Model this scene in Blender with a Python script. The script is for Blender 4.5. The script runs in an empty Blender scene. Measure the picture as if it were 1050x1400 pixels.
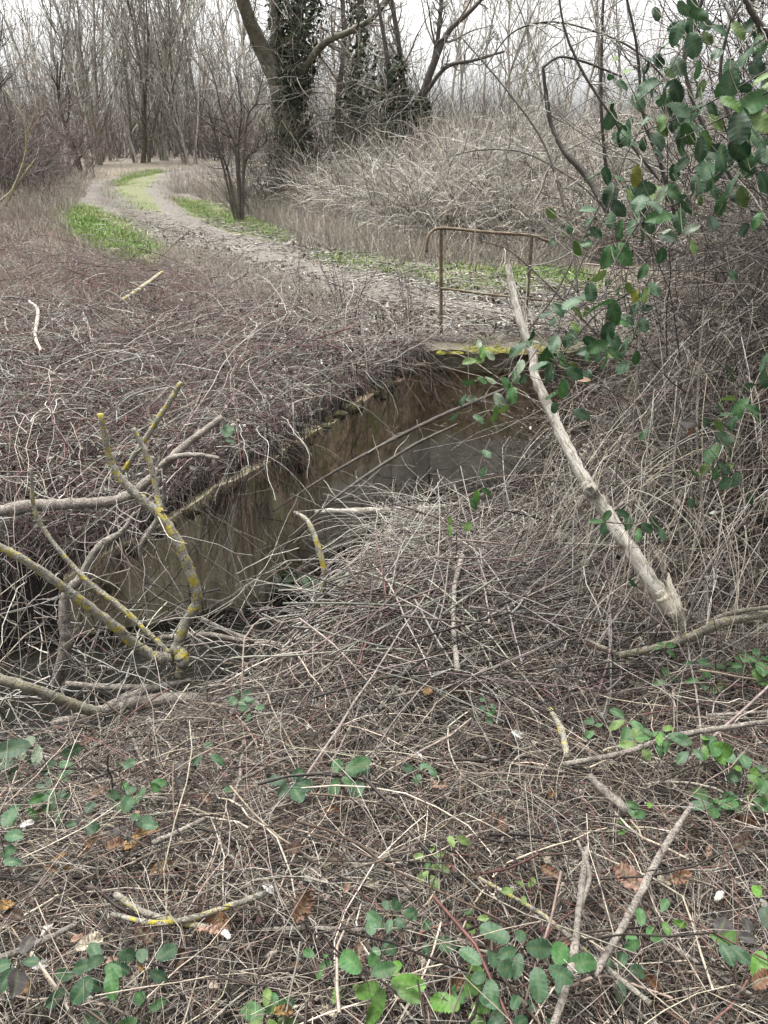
import bpy, math
import numpy as np
from math import radians, tan, atan, sin, cos, pi
rg = np.random.default_rng(11)
SC = bpy.context.scene
COL = SC.collection

# ------------------------------------------------------------------ camera
F = 1038.0; PITCH = radians(25.7); CZ = 1.6
cam = bpy.data.cameras.new('camera'); camo = bpy.data.objects.new('camera', cam); COL.objects.link(camo)
cam.sensor_width = 36; cam.sensor_fit = 'AUTO'; cam.lens = 36 * F / 1400
cam.clip_start = 0.02; cam.clip_end = 2000
camo.location = (0, 0, CZ); camo.rotation_euler = (pi / 2 - PITCH, 0, 0)
SC.camera = camo
CO = np.array([0, 0, CZ])
UP = np.array([0, sin(PITCH), cos(PITCH)]); FW = np.array([0, cos(PITCH), -sin(PITCH)])

def ray(px, py):
    return np.array([1.0, 0, 0]) * (px - 525) / F + UP * (700 - py) / F + FW
def at_y(px, py, y):
    d = ray(px, py); return CO + d * (y / d[1])
def at_d(px, py, d):
    return CO + ray(px, py) * d
def at_z(px, py, z):
    d = ray(px, py); return CO + d * ((z - CZ) / d[2])

# ------------------------------------------------------------------ terrain
def smooth(a, b, x):
    t = np.clip((x - a) / (b - a), 0, 1); return t * t * (3 - 2 * t)
WX = np.array([-9, -3.5, -1.55, -.75, .35, 1.8, 9.]); WY = np.array([1.7, 2.95, 3.55, 3.85, 5.5, 5.55, 5.6])
WT = np.array([-.45, -.45, -.42, -.02, .25, .26, .28])
def wall_s(x, y):
    x = np.asarray(x, float); y = np.asarray(y, float)
    d = np.full(np.broadcast(x, y).shape, 1e9)
    for i in range(len(WX) - 1):
        ax, ay = WX[i], WY[i]; bx, by = WX[i + 1] - ax, WY[i + 1] - ay
        t = np.clip(((x - ax) * bx + (y - ay) * by) / (bx * bx + by * by), 0, 1)
        d = np.minimum(d, np.hypot(x - ax - t * bx, y - ay - t * by))
    return np.where(y > np.interp(x, WX, WY), d, -d)
ML = np.array([[-3.2, 24.], [-1.7, 15.5], [.2, 11.0], [2.5, 9.9], [9, 9.4]])
def mound_e(x, y):
    d = np.full(np.broadcast(x, y).shape, 1e9)
    for i in range(len(ML) - 1):
        ax, ay = ML[i]; bx, by = ML[i + 1] - ML[i]
        t = np.clip(((x - ax) * bx + (y - ay) * by) / (bx * bx + by * by), 0, 1)
        d = np.minimum(d, np.hypot(x - ax - t * bx, y - ay - t * by))
    inside = x > np.interp(y, ML[::-1, 1], ML[::-1, 0])
    return np.where(inside, d, -d)
def wav(x, y, s, k):
    return (np.sin(x * s * 1.3 + k) * np.cos(y * s * .9 + 2 * k) + np.sin((x + y) * s * .7 + 3 * k) * .7 + np.sin((x * .6 - y) * s * 2.1 + k) * .4) / 2.1
def near_level(y):
    return np.interp(y, [.0, .5, .85, 1.2, 1.75, 2.5, 3.2, 4.2, 5.2], [.12, .06, .03, -.03, -.2, -.36, -.45, -.56, -.85])
def bank_edge(x):
    return np.interp(x, [-3, -1.4, -.9, -.45, -.1, .3], [1.5, 1.62, 1.8, 2.25, 3.05, 7.])
def H(x, y):
    x = np.asarray(x, float); y = np.asarray(y, float)
    s = wall_s(x, y) - np.where(x < .35, .045, .12)
    zt = .28 + .022 * np.maximum(0, y - 10) + .10 * wav(x, y, .25, 1) * smooth(9, 20, y) + .25 * smooth(-2.5, -6, x) * smooth(6, 9, y)
    top = np.interp(x, WX, WT) + .05 * (x < .33)
    far = zt - (zt - top) * np.exp(-np.maximum(s, 0) / np.interp(x, [-1.5, 0, .4], [1.7, 1.1, .4])) + .04 * wav(x, y, 2.3, 2) * smooth(.3, 1, s) * (1 - smooth(7.5, 9, y))
    e = mound_e(x, y)
    far = far + (.95 - .3 * smooth(1.5, 5, x)) * smooth(0, 2.2, e) * smooth(30, 16, y) + .12 * wav(x, y, 1.3, .4) * smooth(.2, 1.5, e)
    n = near_level(y) + .05 * wav(x, y, 2.1, .7)
    n = n + .95 * smooth(1.0, 2.1, x) * smooth(2.5, 3.7, y) + .10 * smooth(.7, 1.6, x) * smooth(1.2, 2.2, y)
    yb = bank_edge(x)
    near = n + (-1.05 - n) * smooth(yb, yb + .55, y)
    near = near + (-1.0 - near) * smooth(.35, .0, -s) * smooth(1.0, .3, x)
    return np.where(s > 0, far, near)
def ground(px, py, off=0.0):
    d = ray(px, py); t = np.concatenate([np.arange(.6, 12, .02), np.geomspace(12, 150, 900)])
    p = CO + d[None] * t[:, None]
    h = H(p[:, 0], p[:, 1]) + off
    k = np.nonzero(p[:, 2] < h)[0]
    return p[k[0]] if len(k) else p[-1]

# ------------------------------------------------------------------ mesh helpers
def link_mesh(name, V, faces, C=None, mat=None, parent=None, smooth_on=True):
    me = bpy.data.meshes.new(name)
    V = np.asarray(V, np.float32)
    if not isinstance(faces, list): faces = [faces]
    faces = [np.asarray(f, np.int32) for f in faces if len(f)]
    loops = np.concatenate([f.ravel() for f in faces])
    tot = np.concatenate([np.full(len(f), f.shape[1], np.int32) for f in faces])
    st = np.concatenate([[0], np.cumsum(tot)[:-1]]).astype(np.int32)
    me.vertices.add(len(V)); me.vertices.foreach_set('co', V.ravel())
    me.loops.add(len(loops)); me.loops.foreach_set('vertex_index', loops)
    me.polygons.add(len(tot)); me.polygons.foreach_set('loop_start', st)
    me.polygons.foreach_set('use_smooth', np.full(len(tot), bool(smooth_on)))
    if C is not None:
        a = me.color_attributes.new('Col', 'FLOAT_COLOR', 'POINT')
        c4 = np.ones((len(V), 4), np.float32); c4[:, :3] = C
        a.data.foreach_set('color', c4.ravel())
    me.update(calc_edges=True); me.validate()
    if mat: me.materials.append(mat)
    o = bpy.data.objects.new(name, me); COL.objects.link(o)
    if parent: o.parent = parent
    return o
def tag(o, label=None, cat=None, group=None, kind=None):
    if label: o['label'] = label
    if cat: o['category'] = cat
    if group: o['group'] = group
    if kind: o['kind'] = kind
    return o
def empty(name, loc=(0, 0, 0), label=None, cat=None, group=None):
    o = bpy.data.objects.new(name, None); COL.objects.link(o); o.location = loc; o.empty_display_size = .05
    return tag(o, label, cat, group)
class Acc:
    def __init__(s): s.V = []; s.F = {}; s.C = []; s.n = 0
    def add(s, V, Fc, C):
        s.V.append(np.asarray(V, np.float32)); s.C.append(np.broadcast_to(np.asarray(C, np.float32), (len(V), 3)))
        s.F.setdefault(Fc.shape[1], []).append(np.asarray(Fc) + s.n); s.n += len(V); return s
    def build(s, name, mat, parent=None, sm=True, off=None):
        V = np.concatenate(s.V)
        if off is not None: V = V - np.asarray(off, np.float32)
        return link_mesh(name, V, [np.concatenate(f) for f in s.F.values()], np.concatenate(s.C), mat, parent, sm)
def unit(v): return v / np.maximum(np.linalg.norm(v, axis=-1, keepdims=True), 1e-9)
def tubes(P, r, sides, C, cap=False):
    P = np.asarray(P, float); N, K, _ = P.shape
    r = np.broadcast_to(r, (N, K))
    T = unit(np.gradient(P, axis=1)); m = unit(P[:, -1] - P[:, 0] + 1e-6)
    ref = unit(np.cross(m, unit(rg.normal(size=(N, 3)))))[:, None, :]
    U = unit(ref - (ref * T).sum(-1, keepdims=True) * T); W = np.cross(T, U)
    a = np.arange(sides) * 2 * pi / sides
    ring = P[:, :, None] + r[:, :, None, None] * (np.cos(a)[:, None] * U[:, :, None] + np.sin(a)[:, None] * W[:, :, None])
    V = ring.reshape(-1, 3)
    i = np.arange(N * K * sides).reshape(N, K, sides); j = np.roll(i, -1, axis=2)
    Fq = np.stack([i[:, :-1], j[:, :-1], j[:, 1:], i[:, 1:]], -1).reshape(-1, 4)
    C = np.asarray(C, float)
    if C.ndim == 1: C = np.broadcast_to(C, (N, K, 3))
    elif C.ndim == 2: C = np.broadcast_to(C[:, None], (N, K, 3))
    Cv = np.repeat(C.reshape(-1, 3), sides, 0)
    return V, Fq, Cv
def walk(S, D, L, K, sigma=.15, trop=(0, 0, 0), curl=0.0, floor=None):
    N = len(S); P = np.empty((N, K, 3)); P[:, 0] = S; d = unit(np.asarray(D, float)); L = np.broadcast_to(L, (N,))
    ax = unit(rg.normal(size=(N, 3))); cu = curl * rg.normal(size=(N, 1)); st = (L / (K - 1))[:, None]; trop = np.asarray(trop, float)
    for k in range(1, K):
        d = unit(d + rg.normal(size=(N, 3)) * sigma + trop + np.cross(ax, d) * cu)
        P[:, k] = P[:, k - 1] + d * st
        if floor is not None:
            P[:, k, 2] = np.maximum(P[:, k, 2], H(P[:, k, 0], P[:, k, 1]) + floor)
    return P
def sprout(P, r, n, t0, t1, lf, ang, K, sigma=.12, trop=(0, 0, .05), rs=.55, rmin=.001, taper=.35):
    N, K0, _ = P.shape; idx = np.repeat(np.arange(N), n); M = len(idx)
    t = rg.uniform(t0, t1, M) * (K0 - 1); k = np.minimum(t.astype(int), K0 - 2); f = (t - k)[:, None]
    S = P[idx, k] * (1 - f) + P[idx, k + 1] * f; T = unit(P[idx, k + 1] - P[idx, k])
    pr = unit(np.cross(T, unit(rg.normal(size=(M, 3)))))
    a = rg.normal(ang, ang * .25, M)[:, None]
    plen = np.linalg.norm(np.diff(P, axis=1), axis=2).sum(1)[idx]
    L = plen * lf * rg.uniform(.5, 1.2, M) * (1.1 - .5 * t / (K0 - 1))
    Q = walk(S, np.cos(a) * T + np.sin(a) * pr, L, K, sigma, trop)
    R0 = np.maximum((r[idx, k] * (1 - f[:, 0]) + r[idx, k + 1] * f[:, 0]) * rs, rmin)
    return Q, np.maximum(R0[:, None] * np.linspace(1, taper, K)[None], rmin * .7)
PAL = dict(
    tan=(.34, .295, .25), pale=(.55, .515, .45), pink=(.29, .25, .222), red=(.19, .095, .088), dark=(.036, .028, .023),
    grey=(.33, .315, .28), bone=(.62, .58, .52), olive=(.17, .155, .10), mauve=(.20, .15, .14), brown=(.13, .10, .080), straw=(.43, .365, .27))
PSC = 1.0
def pick(N, **w):
    ks = list(w); p = np.array([w[k] for k in ks], float); p /= p.sum()
    c = PSC * np.array([PAL[k] for k in ks])[rg.choice(len(ks), N, p=p)]
    return c * rg.uniform(.65, 1.35, (N, 1)) * (1 + rg.normal(size=(N, 3)) * .03)
def lie(x, y, az, L, K, kap, lift, tilt=None, bow=0.0, sig=.1, follow=1.0):
    N = len(x); s = np.linspace(-.5, .5, K)[None] * L[:, None]
    a = az[:, None] + kap[:, None] * s + np.cumsum(rg.normal(size=(N, K)) * sig, 1)
    st = (L / (K - 1))[:, None]
    X = x[:, None] + np.cumsum(np.cos(a) * st, 1) - (np.cos(a) * st).sum(1, keepdims=True) / 2
    Y = y[:, None] + np.cumsum(np.sin(a) * st, 1) - (np.sin(a) * st).sum(1, keepdims=True) / 2
    Z = H(X, Y) * follow + H(x, y)[:, None] * (1 - follow) + lift[:, None] + (tilt[:, None] * s if tilt is not None else 0) + bow * (1 - (2 * s / L[:, None]) ** 2) * L[:, None]
    return np.stack([X, Y, np.maximum(Z, H(X, Y) - .08)], -1)
def spline(pts, n):
    p = np.asarray(pts, float); k = len(p)
    if k == 2: return p[0] + (p[1] - p[0]) * np.linspace(0, 1, n)[:, None]
    q = np.concatenate([[2 * p[0] - p[1]], p, [2 * p[-1] - p[-2]]]); out = []
    for u in np.linspace(0, k - 1 - 1e-6, n):
        i = int(u); t = u - i; a, b, c, d = q[i:i + 4]
        out.append(.5 * (2 * b + (c - a) * t + (2 * a - 5 * b + 4 * c - d) * t * t + (3 * b - a - 3 * c + d) * t ** 3))
    return np.array(out)

# ------------------------------------------------------------------ materials
def newmat(name):
    m = bpy.data.materials.new(name); m.use_nodes = True; nt = m.node_tree
    return m, nt, nt.nodes['Principled BSDF']
def nd(nt, t, **kw):
    n = nt.nodes.new(t)
    for k, v in kw.items():
        if k in n.inputs: n.inputs[k].default_value = v
        else: setattr(n, k, v)
    return n
def noise(nt, scale, detail=4, rough=.6, coord='Object', stretch=None):
    tc = nd(nt, 'ShaderNodeTexCoord'); n = nd(nt, 'ShaderNodeTexNoise', Scale=scale, Detail=detail, Roughness=rough)
    src = tc.outputs[coord]
    if stretch:
        mp = nd(nt, 'ShaderNodeMapping'); mp.inputs['Scale'].default_value = stretch
        nt.links.new(src, mp.inputs['Vector']); src = mp.outputs['Vector']
    nt.links.new(src, n.inputs['Vector']); return n.outputs['Fac']
def ramp(nt, fac, stops, interp='LINEAR'):
    r = nd(nt, 'ShaderNodeValToRGB'); cr = r.color_ramp; cr.interpolation = interp
    while len(cr.elements) > 1: cr.elements.remove(cr.elements[0])
    cr.elements[0].position = stops[0][0]; cr.elements[0].color = (*stops[0][1], 1)
    for p, c in stops[1:]:
        e = cr.elements.new(p); e.color = (*c, 1)
    nt.links.new(fac, r.inputs['Fac']); return r.outputs['Color']
def mix(nt, fac, a, b, mode='MIX'):
    m = nd(nt, 'ShaderNodeMix', data_type='RGBA', blend_type=mode)
    for sock, v in ((m.inputs[0], fac), (m.inputs[6], a), (m.inputs[7], b)):
        if isinstance(v, (int, float)): sock.default_value = v
        elif isinstance(v, tuple): sock.default_value = (*v, 1)
        else: nt.links.new(v, sock)
    return m.outputs[2]
def g(v): return (v, v, v)
def bump(nt, bs, fac, strength, dist):
    b = nd(nt, 'ShaderNodeBump', Strength=strength, Distance=dist)
    nt.links.new(fac, b.inputs['Height']); nt.links.new(b.outputs['Normal'], bs.inputs['Normal'])
def stem_material(name='stem', var=(.55, 1.25), scale=60, rough=.7):
    m, nt, bs = newmat(name)
    a = nd(nt, 'ShaderNodeAttribute', attribute_name='Col')
    v = ramp(nt, noise(nt, scale, 3), [(.3, g(var[0])), (.7, g(var[1]))])
    nt.links.new(mix(nt, 1.0, a.outputs['Color'], v, 'MULTIPLY'), bs.inputs['Base Color'])
    bs.inputs['Roughness'].default_value = rough; bs.inputs['Specular IOR Level'].default_value = .3
    return m
M_stem = stem_material()
M_bark = stem_material('bark', (.5, 1.3), 9, .85)
def leaf_material():
    m, nt, bs = newmat('leaf')
    a = nd(nt, 'ShaderNodeAttribute', attribute_name='Col')
    oi = nd(nt, 'ShaderNodeObjectInfo')
    v = ramp(nt, noise(nt, 3.5, 5, .7), [(.3, g(.55)), (.7, g(1.35))])
    c = mix(nt, 1.0, a.outputs['Color'], v, 'MULTIPLY')
    v2 = ramp(nt, oi.outputs['Random'], [(0, g(.7)), (1, g(1.3))])
    c = mix(nt, 1.0, c, v2, 'MULTIPLY')
    sp = ramp(nt, noise(nt, 6, 4, .7), [(.66, g(0)), (.70, g(.9))])
    c = mix(nt, sp, c, (.16, .10, .06))
    nt.links.new(c, bs.inputs['Base Color']); bs.inputs['Roughness'].default_value = .58; bs.inputs['Specular IOR Level'].default_value = .25
    tr = nd(nt, 'ShaderNodeBsdfTranslucent'); nt.links.new(c, tr.inputs['Color'])
    ms = nd(nt, 'ShaderNodeMixShader'); ms.inputs[0].default_value = .22
    nt.links.new(bs.outputs[0], ms.inputs[1]); nt.links.new(tr.outputs[0], ms.inputs[2])
    nt.links.new(ms.outputs[0], nt.nodes['Material Output'].inputs['Surface'])
    return m
M_leaf = leaf_material()
def lichen_material(name, bark1, bark2, amount, lich=(.66, .55, .09)):
    m, nt, bs = newmat(name)
    n1 = noise(nt, 22, 6, .65); c = ramp(nt, n1, [(.3, bark1), (.62, bark2)])
    fl = noise(nt, 160, 2); c = mix(nt, ramp(nt, fl, [(.50, g(0)), (.62, g(.85))]), c, (.09, .078, .06))
    n2 = noise(nt, 24, 7, .75); f = ramp(nt, n2, [(amount, g(0)), (amount + .05, g(1))])
    n3 = noise(nt, 120, 3); yl = ramp(nt, n3, [(.3, tuple(v * .6 for v in lich)), (.6, lich)])
    c = mix(nt, f, c, yl)
    nt.links.new(c, bs.inputs['Base Color']); bs.inputs['Roughness'].default_value = .85
    bump(nt, bs, noise(nt, 70, 6, .75), 1., .012)
    return m
M_lichen = lichen_material('lichen_bark', (.15, .135, .105), (.56, .53, .45), .522)
M_lichen_heavy = lichen_material('heavy_lichen_bark', (.20, .18, .12), (.38, .35, .28), .56, (.38, .33, .09))
M_greybark = lichen_material('grey_bark', (.15, .125, .105), (.46, .41, .355), .74)
M_bark_dark = lichen_material('dark_bark', (.06, .05, .042), (.15, .125, .105), .63, (.30, .23, .05))
def splitwood_material(name='weathered_wood', stops=((.33, (.12, .10, .08)), (.43, (.48, .44, .37)), (.62, (.90, .85, .76)))):
    m, nt, bs = newmat(name)
    at = nd(nt, 'ShaderNodeAttribute', attribute_name='Col'); n = nd(nt, 'ShaderNodeTexNoise', Scale=2.6, Detail=8, Roughness=.72)
    nt.links.new(at.outputs['Vector'], n.inputs['Vector']); f = n.outputs['Fac']; c = ramp(nt, f, list(stops))
    p = noise(nt, 7, 4, .7); c = mix(nt, ramp(nt, p, [(.52, g(0)), (.60, g(.7))]), c, (.24, .21, .17))
    fl = noise(nt, 90, 3); c = mix(nt, ramp(nt, fl, [(.58, g(0)), (.68, g(.6))]), c, (.12, .10, .08))
    nt.links.new(c, bs.inputs['Base Color']); bs.inputs['Roughness'].default_value = .85
    bump(nt, bs, f, 1., .012); return m
M_split = splitwood_material('split_wood', ((.3, (.35, .29, .22)), (.45, (.7, .63, .5)), (.64, (.92, .86, .74))))
M_wood = splitwood_material()
def ground_material():
    m, nt, bs = newmat('ground')
    a = nd(nt, 'ShaderNodeAttribute', attribute_name='Col')
    v = ramp(nt, noise(nt, 30, 8, .75), [(.25, g(.35)), (.5, g(.9)), (.75, g(1.6))])
    c = mix(nt, 1.0, a.outputs['Color'], v, 'MULTIPLY')
    s = noise(nt, 55, 3, .6); c = mix(nt, ramp(nt, s, [(.62, g(0)), (.68, g(.7))]), c, (.34, .29, .24))
    nt.links.new(c, bs.inputs['Base Color']); bs.inputs['Roughness'].default_value = .95
    bump(nt, bs, noise(nt, 25, 6, .7), .9, .05); return m
M_ground = ground_material()
def wall_material():
    m, nt, bs = newmat('stained_concrete')
    tc = nd(nt, 'ShaderNodeTexCoord'); sx = nd(nt, 'ShaderNodeSeparateXYZ'); nt.links.new(tc.outputs['Object'], sx.inputs[0])
    base = ramp(nt, noise(nt, 3.5, 8, .7), [(.3, (.17, .145, .10)), (.5, (.36, .31, .20)), (.7, (.54, .48, .35))])
    stk = noise(nt, 2.2, 5, .6, stretch=(4, 4, .35)); base = mix(nt, ramp(nt, stk, [(.42, g(0)), (.6, g(.8))]), base, (.33, .28, .14))
    stk2 = noise(nt, 3.4, 5, .65, stretch=(5, 5, .3)); base = mix(nt, ramp(nt, stk2, [(.5, g(0)), (.66, g(.75))]), base, (.09, .07, .05))
    # grey washed face low on the head wall
    mr = nd(nt, 'ShaderNodeMapRange'); mr.inputs[1].default_value = -.30; mr.inputs[2].default_value = -.46
    ad = nd(nt, 'ShaderNodeMath', operation='MULTIPLY_ADD'); nt.links.new(noise(nt, 2.1, 5), ad.inputs[0]); ad.inputs[1].default_value = .5; nt.links.new(sx.outputs[2], ad.inputs[2])
    ad2 = nd(nt, 'ShaderNodeMath', operation='SUBTRACT'); nt.links.new(ad.outputs[0], ad2.inputs[0]); ad2.inputs[1].default_value = .25
    nt.links.new(ad2.outputs[0], mr.inputs[0])
    mx = nd(nt, 'ShaderNodeMapRange'); mx.inputs[1].default_value = -.55; mx.inputs[2].default_value = -.35; nt.links.new(sx.outputs[0], mx.inputs[0])
    mm = nd(nt, 'ShaderNodeMath', operation='MULTIPLY'); nt.links.new(mr.outputs[0], mm.inputs[0]); nt.links.new(mx.outputs[0], mm.inputs[1])
    gr = ramp(nt, noise(nt, 5, 8, .7), [(.3, (.24, .215, .175)), (.65, (.50, .455, .38))])
    base = mix(nt, mm.outputs[0], base, gr)
    # rough dark crust with moss above
    mc = nd(nt, 'ShaderNodeMapRange'); mc.inputs[1].default_value = -.46; mc.inputs[2].default_value = -.28; nt.links.new(ad2.outputs[0], mc.inputs[0])
    mcx = nd(nt, 'ShaderNodeMath', operation='MULTIPLY'); nt.links.new(mc.outputs[0], mcx.inputs[0]); nt.links.new(mx.outputs[0], mcx.inputs[1])
    crust = ramp(nt, noise(nt, 16, 8, .75), [(.32, (.03, .022, .014)), (.5, (.26, .18, .10)), (.7, (.55, .40, .23))])
    base = mix(nt, mcx.outputs[0], base, crust)
    mo = ramp(nt, noise(nt, 4.5, 6, .7), [(.52, g(0)), (.60, g(.8))]); base = mix(nt, mix(nt, 1., mo, mc.outputs[0], 'MULTIPLY'), base, (.15, .16, .035))
    nt.links.new(base, bs.inputs['Base Color']); bs.inputs['Roughness'].default_value = .8
    bump(nt, bs, noise(nt, 14, 9, .8), .9, .045); return m
M_wall = wall_material()
def slab_material():
    m, nt, bs = newmat('slab_concrete'); c = ramp(nt, noise(nt, 9, 8, .75), [(.32, (.05, .04, .028)), (.5, (.20, .17, .12)), (.68, (.38, .34, .27))])
    c = mix(nt, ramp(nt, noise(nt, 5, 5, .7), [(.48, g(0)), (.58, g(.8))]), c, (.15, .15, .04))
    nt.links.new(c, bs.inputs['Base Color']); bs.inputs['Roughness'].default_value = .9; bump(nt, bs, noise(nt, 20, 8, .8), 1., .05); return m
M_slab = slab_material()
def moss_material():
    m, nt, bs = newmat('moss')
    c = ramp(nt, noise(nt, 25, 5, .7), [(.3, (.03, .035, .01)), (.5, (.16, .16, .025)), (.7, (.42, .38, .05))])
    nt.links.new(c, bs.inputs['Base Color']); bs.inputs['Roughness'].default_value = 1
    bump(nt, bs, noise(nt, 150, 4), 1., .01); return m
M_moss = moss_material()
M_darkmoss = stem_material('dark_moss')
def _dm():
    m, nt, bs = newmat('dark_moss_cushion'); c = ramp(nt, noise(nt, 30, 5, .7), [(.35, (.018, .018, .008)), (.5, (.06, .055, .025)), (.7, (.15, .14, .04))])
    nt.links.new(c, bs.inputs['Base Color']); bs.inputs['Roughness'].default_value = 1; bump(nt, bs, noise(nt, 120, 4), 1., .012); return m
M_darkmoss = _dm()
def rust_material():
    m, nt, bs = newmat('rusty_iron')
    c = ramp(nt, noise(nt, 18, 6, .7), [(.3, (.07, .052, .035)), (.5, (.20, .14, .085)), (.68, (.38, .31, .22))])
    l = ramp(nt, noise(nt, 9, 3), [(.58, g(0)), (.64, g(.6))]); c = mix(nt, l, c, (.17, .18, .09))
    nt.links.new(c, bs.inputs['Base Color']); bs.inputs['Roughness'].default_value = .85
    bump(nt, bs, noise(nt, 90, 4), .6, .004); return m
M_rust = rust_material()
def water_material():
    m, nt, bs = newmat('water')
    bs.inputs['Base Color'].default_value = (.012, .012, .010, 1); bs.inputs['Roughness'].default_value = .06
    bs.inputs['IOR'].default_value = 1.33
    bump(nt, bs, noise(nt, 6, 3), .12, .02); return m
M_water = water_material()

# ------------------------------------------------------------------ world, sun
SUN_EL, SUN_AZ = radians(74), radians(320)
w = bpy.data.worlds.new('World'); SC.world = w; w.use_nodes = True; nt = w.node_tree
sky = nt.nodes.new('ShaderNodeTexSky'); sky.sky_type = 'NISHITA'; sky.sun_disc = False
sky.sun_elevation = SUN_EL; sky.sun_rotation = SUN_AZ; sky.dust_density = 6; sky.air_density = 1.5
hs = nt.nodes.new('ShaderNodeHueSaturation'); hs.inputs['Saturation'].default_value = .0
nt.links.new(sky.outputs[0], hs.inputs['Color']); nt.links.new(hs.outputs[0], nt.nodes['Background'].inputs['Color'])
nt.nodes['Background'].inputs['Strength'].default_value = .095
sl = bpy.data.lights.new('sun', 'SUN'); sl.energy = 1.5; sl.angle = radians(12); sl.color = (1, .97, .93)
so = bpy.data.objects.new('sun', sl); COL.objects.link(so)
so.rotation_euler = (pi / 2 - SUN_EL, 0, pi - SUN_AZ)
vs = SC.view_settings; vs.view_transform = 'Standard'; vs.look = 'None'; vs.gamma = 1; vs.exposure = 2.5
SC.cycles.use_denoising = True
SC.cycles.max_bounces = 6; SC.cycles.diffuse_bounces = 1; SC.cycles.glossy_bounces = 2; SC.cycles.transmission_bounces = 2

# ------------------------------------------------------------------ grass strips (ground areas) and track line
TR_PX = [(1150, 462), (900, 452), (680, 436), (540, 408), (420, 372), (325, 335), (250, 303), (205, 280), (188, 262), (196, 250), (228, 241), (290, 234), (380, 230)]
TRP = np.array([ground(*p) for p in TR_PX])
TRL = spline(TRP, 160); TRL[:, 2] = 0
def poly_ground(pts): return np.array([ground(*p)[:2] for p in pts])
def in_poly(P, x, y):
    c = np.zeros(np.shape(x), bool); n = len(P)
    for i in range(n):
        x0, y0 = P[i]; x1, y1 = P[i - 1]
        k = ((y0 > y) != (y1 > y)) & (x < (x1 - x0) * (y - y0) / (y1 - y0 + 1e-12) + x0); c ^= k
    return c
def sample_poly(P, n):
    lo, hi = P.min(0), P.max(0); out = []
    tot = 0
    while tot < n:
        q = rg.uniform(lo, hi, (n * 3, 2)); q = q[in_poly(P, q[:, 0], q[:, 1])]; out.append(q); tot += len(q)
    return np.concatenate(out)[:n]
GREEN = [poly_ground(p) for p in (
    [(96, 278), (125, 284), (160, 300), (222, 345), (212, 366), (150, 350), (96, 322)],
    [(240, 272), (285, 279), (345, 300), (392, 324), (386, 340), (322, 327), (255, 294)],
    [(428, 342), (500, 350), (562, 364), (578, 380), (500, 377), (432, 358)],
    [(590, 368), (690, 370), (800, 376), (805, 404), (690, 402), (590, 396)],
    [(166, 244), (205, 233), (222, 235), (200, 262), (224, 298), (190, 288), (160, 264)])]
def track_d(x, y):
    d = np.full(np.shape(x), 1e9)
    for i in range(0, len(TRL)): d = np.minimum(d, (x - TRL[i, 0]) ** 2 + (y - TRL[i, 1]) ** 2)
    return np.sqrt(d)

# ------------------------------------------------------------------ ground sheet
def axis(lo, hi, step, far, grow=1.12):
    a = list(np.arange(lo, hi, step)); s = step; v = a[-1]
    while v < far: s *= grow; v += s; a.append(v)
    s = step; v = a[0]
    b = []
    while v > -far: s *= grow; v -= s; b.append(v)
    return np.array(b[::-1] + a)
gx = axis(-3.2, 3.2, .06, 400); gy = axis(.0, 7.5, .06, 500, 1.045); gy = gy[gy > -60]
X, Y = np.meshgrid(gx, gy)
Z = H(X, Y) - .13 * (wall_s(X, Y) < 0)
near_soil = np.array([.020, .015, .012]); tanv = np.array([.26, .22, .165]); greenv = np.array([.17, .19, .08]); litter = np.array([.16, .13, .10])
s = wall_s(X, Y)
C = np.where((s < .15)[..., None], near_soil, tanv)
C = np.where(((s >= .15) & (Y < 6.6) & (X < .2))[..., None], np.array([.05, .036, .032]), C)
C = np.where((mound_e(X, Y) > 0)[..., None], litter, C)
C = np.where((Y > 34)[..., None], np.array([.13, .105, .08]), C)
for gpoly in GREEN: C = np.where(in_poly(gpoly, X, Y)[..., None], greenv, C)
n0, n1 = X.shape; ii = np.arange(n0 * n1).reshape(n0, n1)
Fg = np.stack([ii[:-1, :-1], ii[:-1, 1:], ii[1:, 1:], ii[1:, :-1]], -1).reshape(-1, 4)
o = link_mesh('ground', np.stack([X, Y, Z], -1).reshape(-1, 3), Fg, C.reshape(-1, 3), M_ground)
tag(o, 'brown soil and leaf mould under the dead stems', 'ground', kind='structure')

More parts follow.
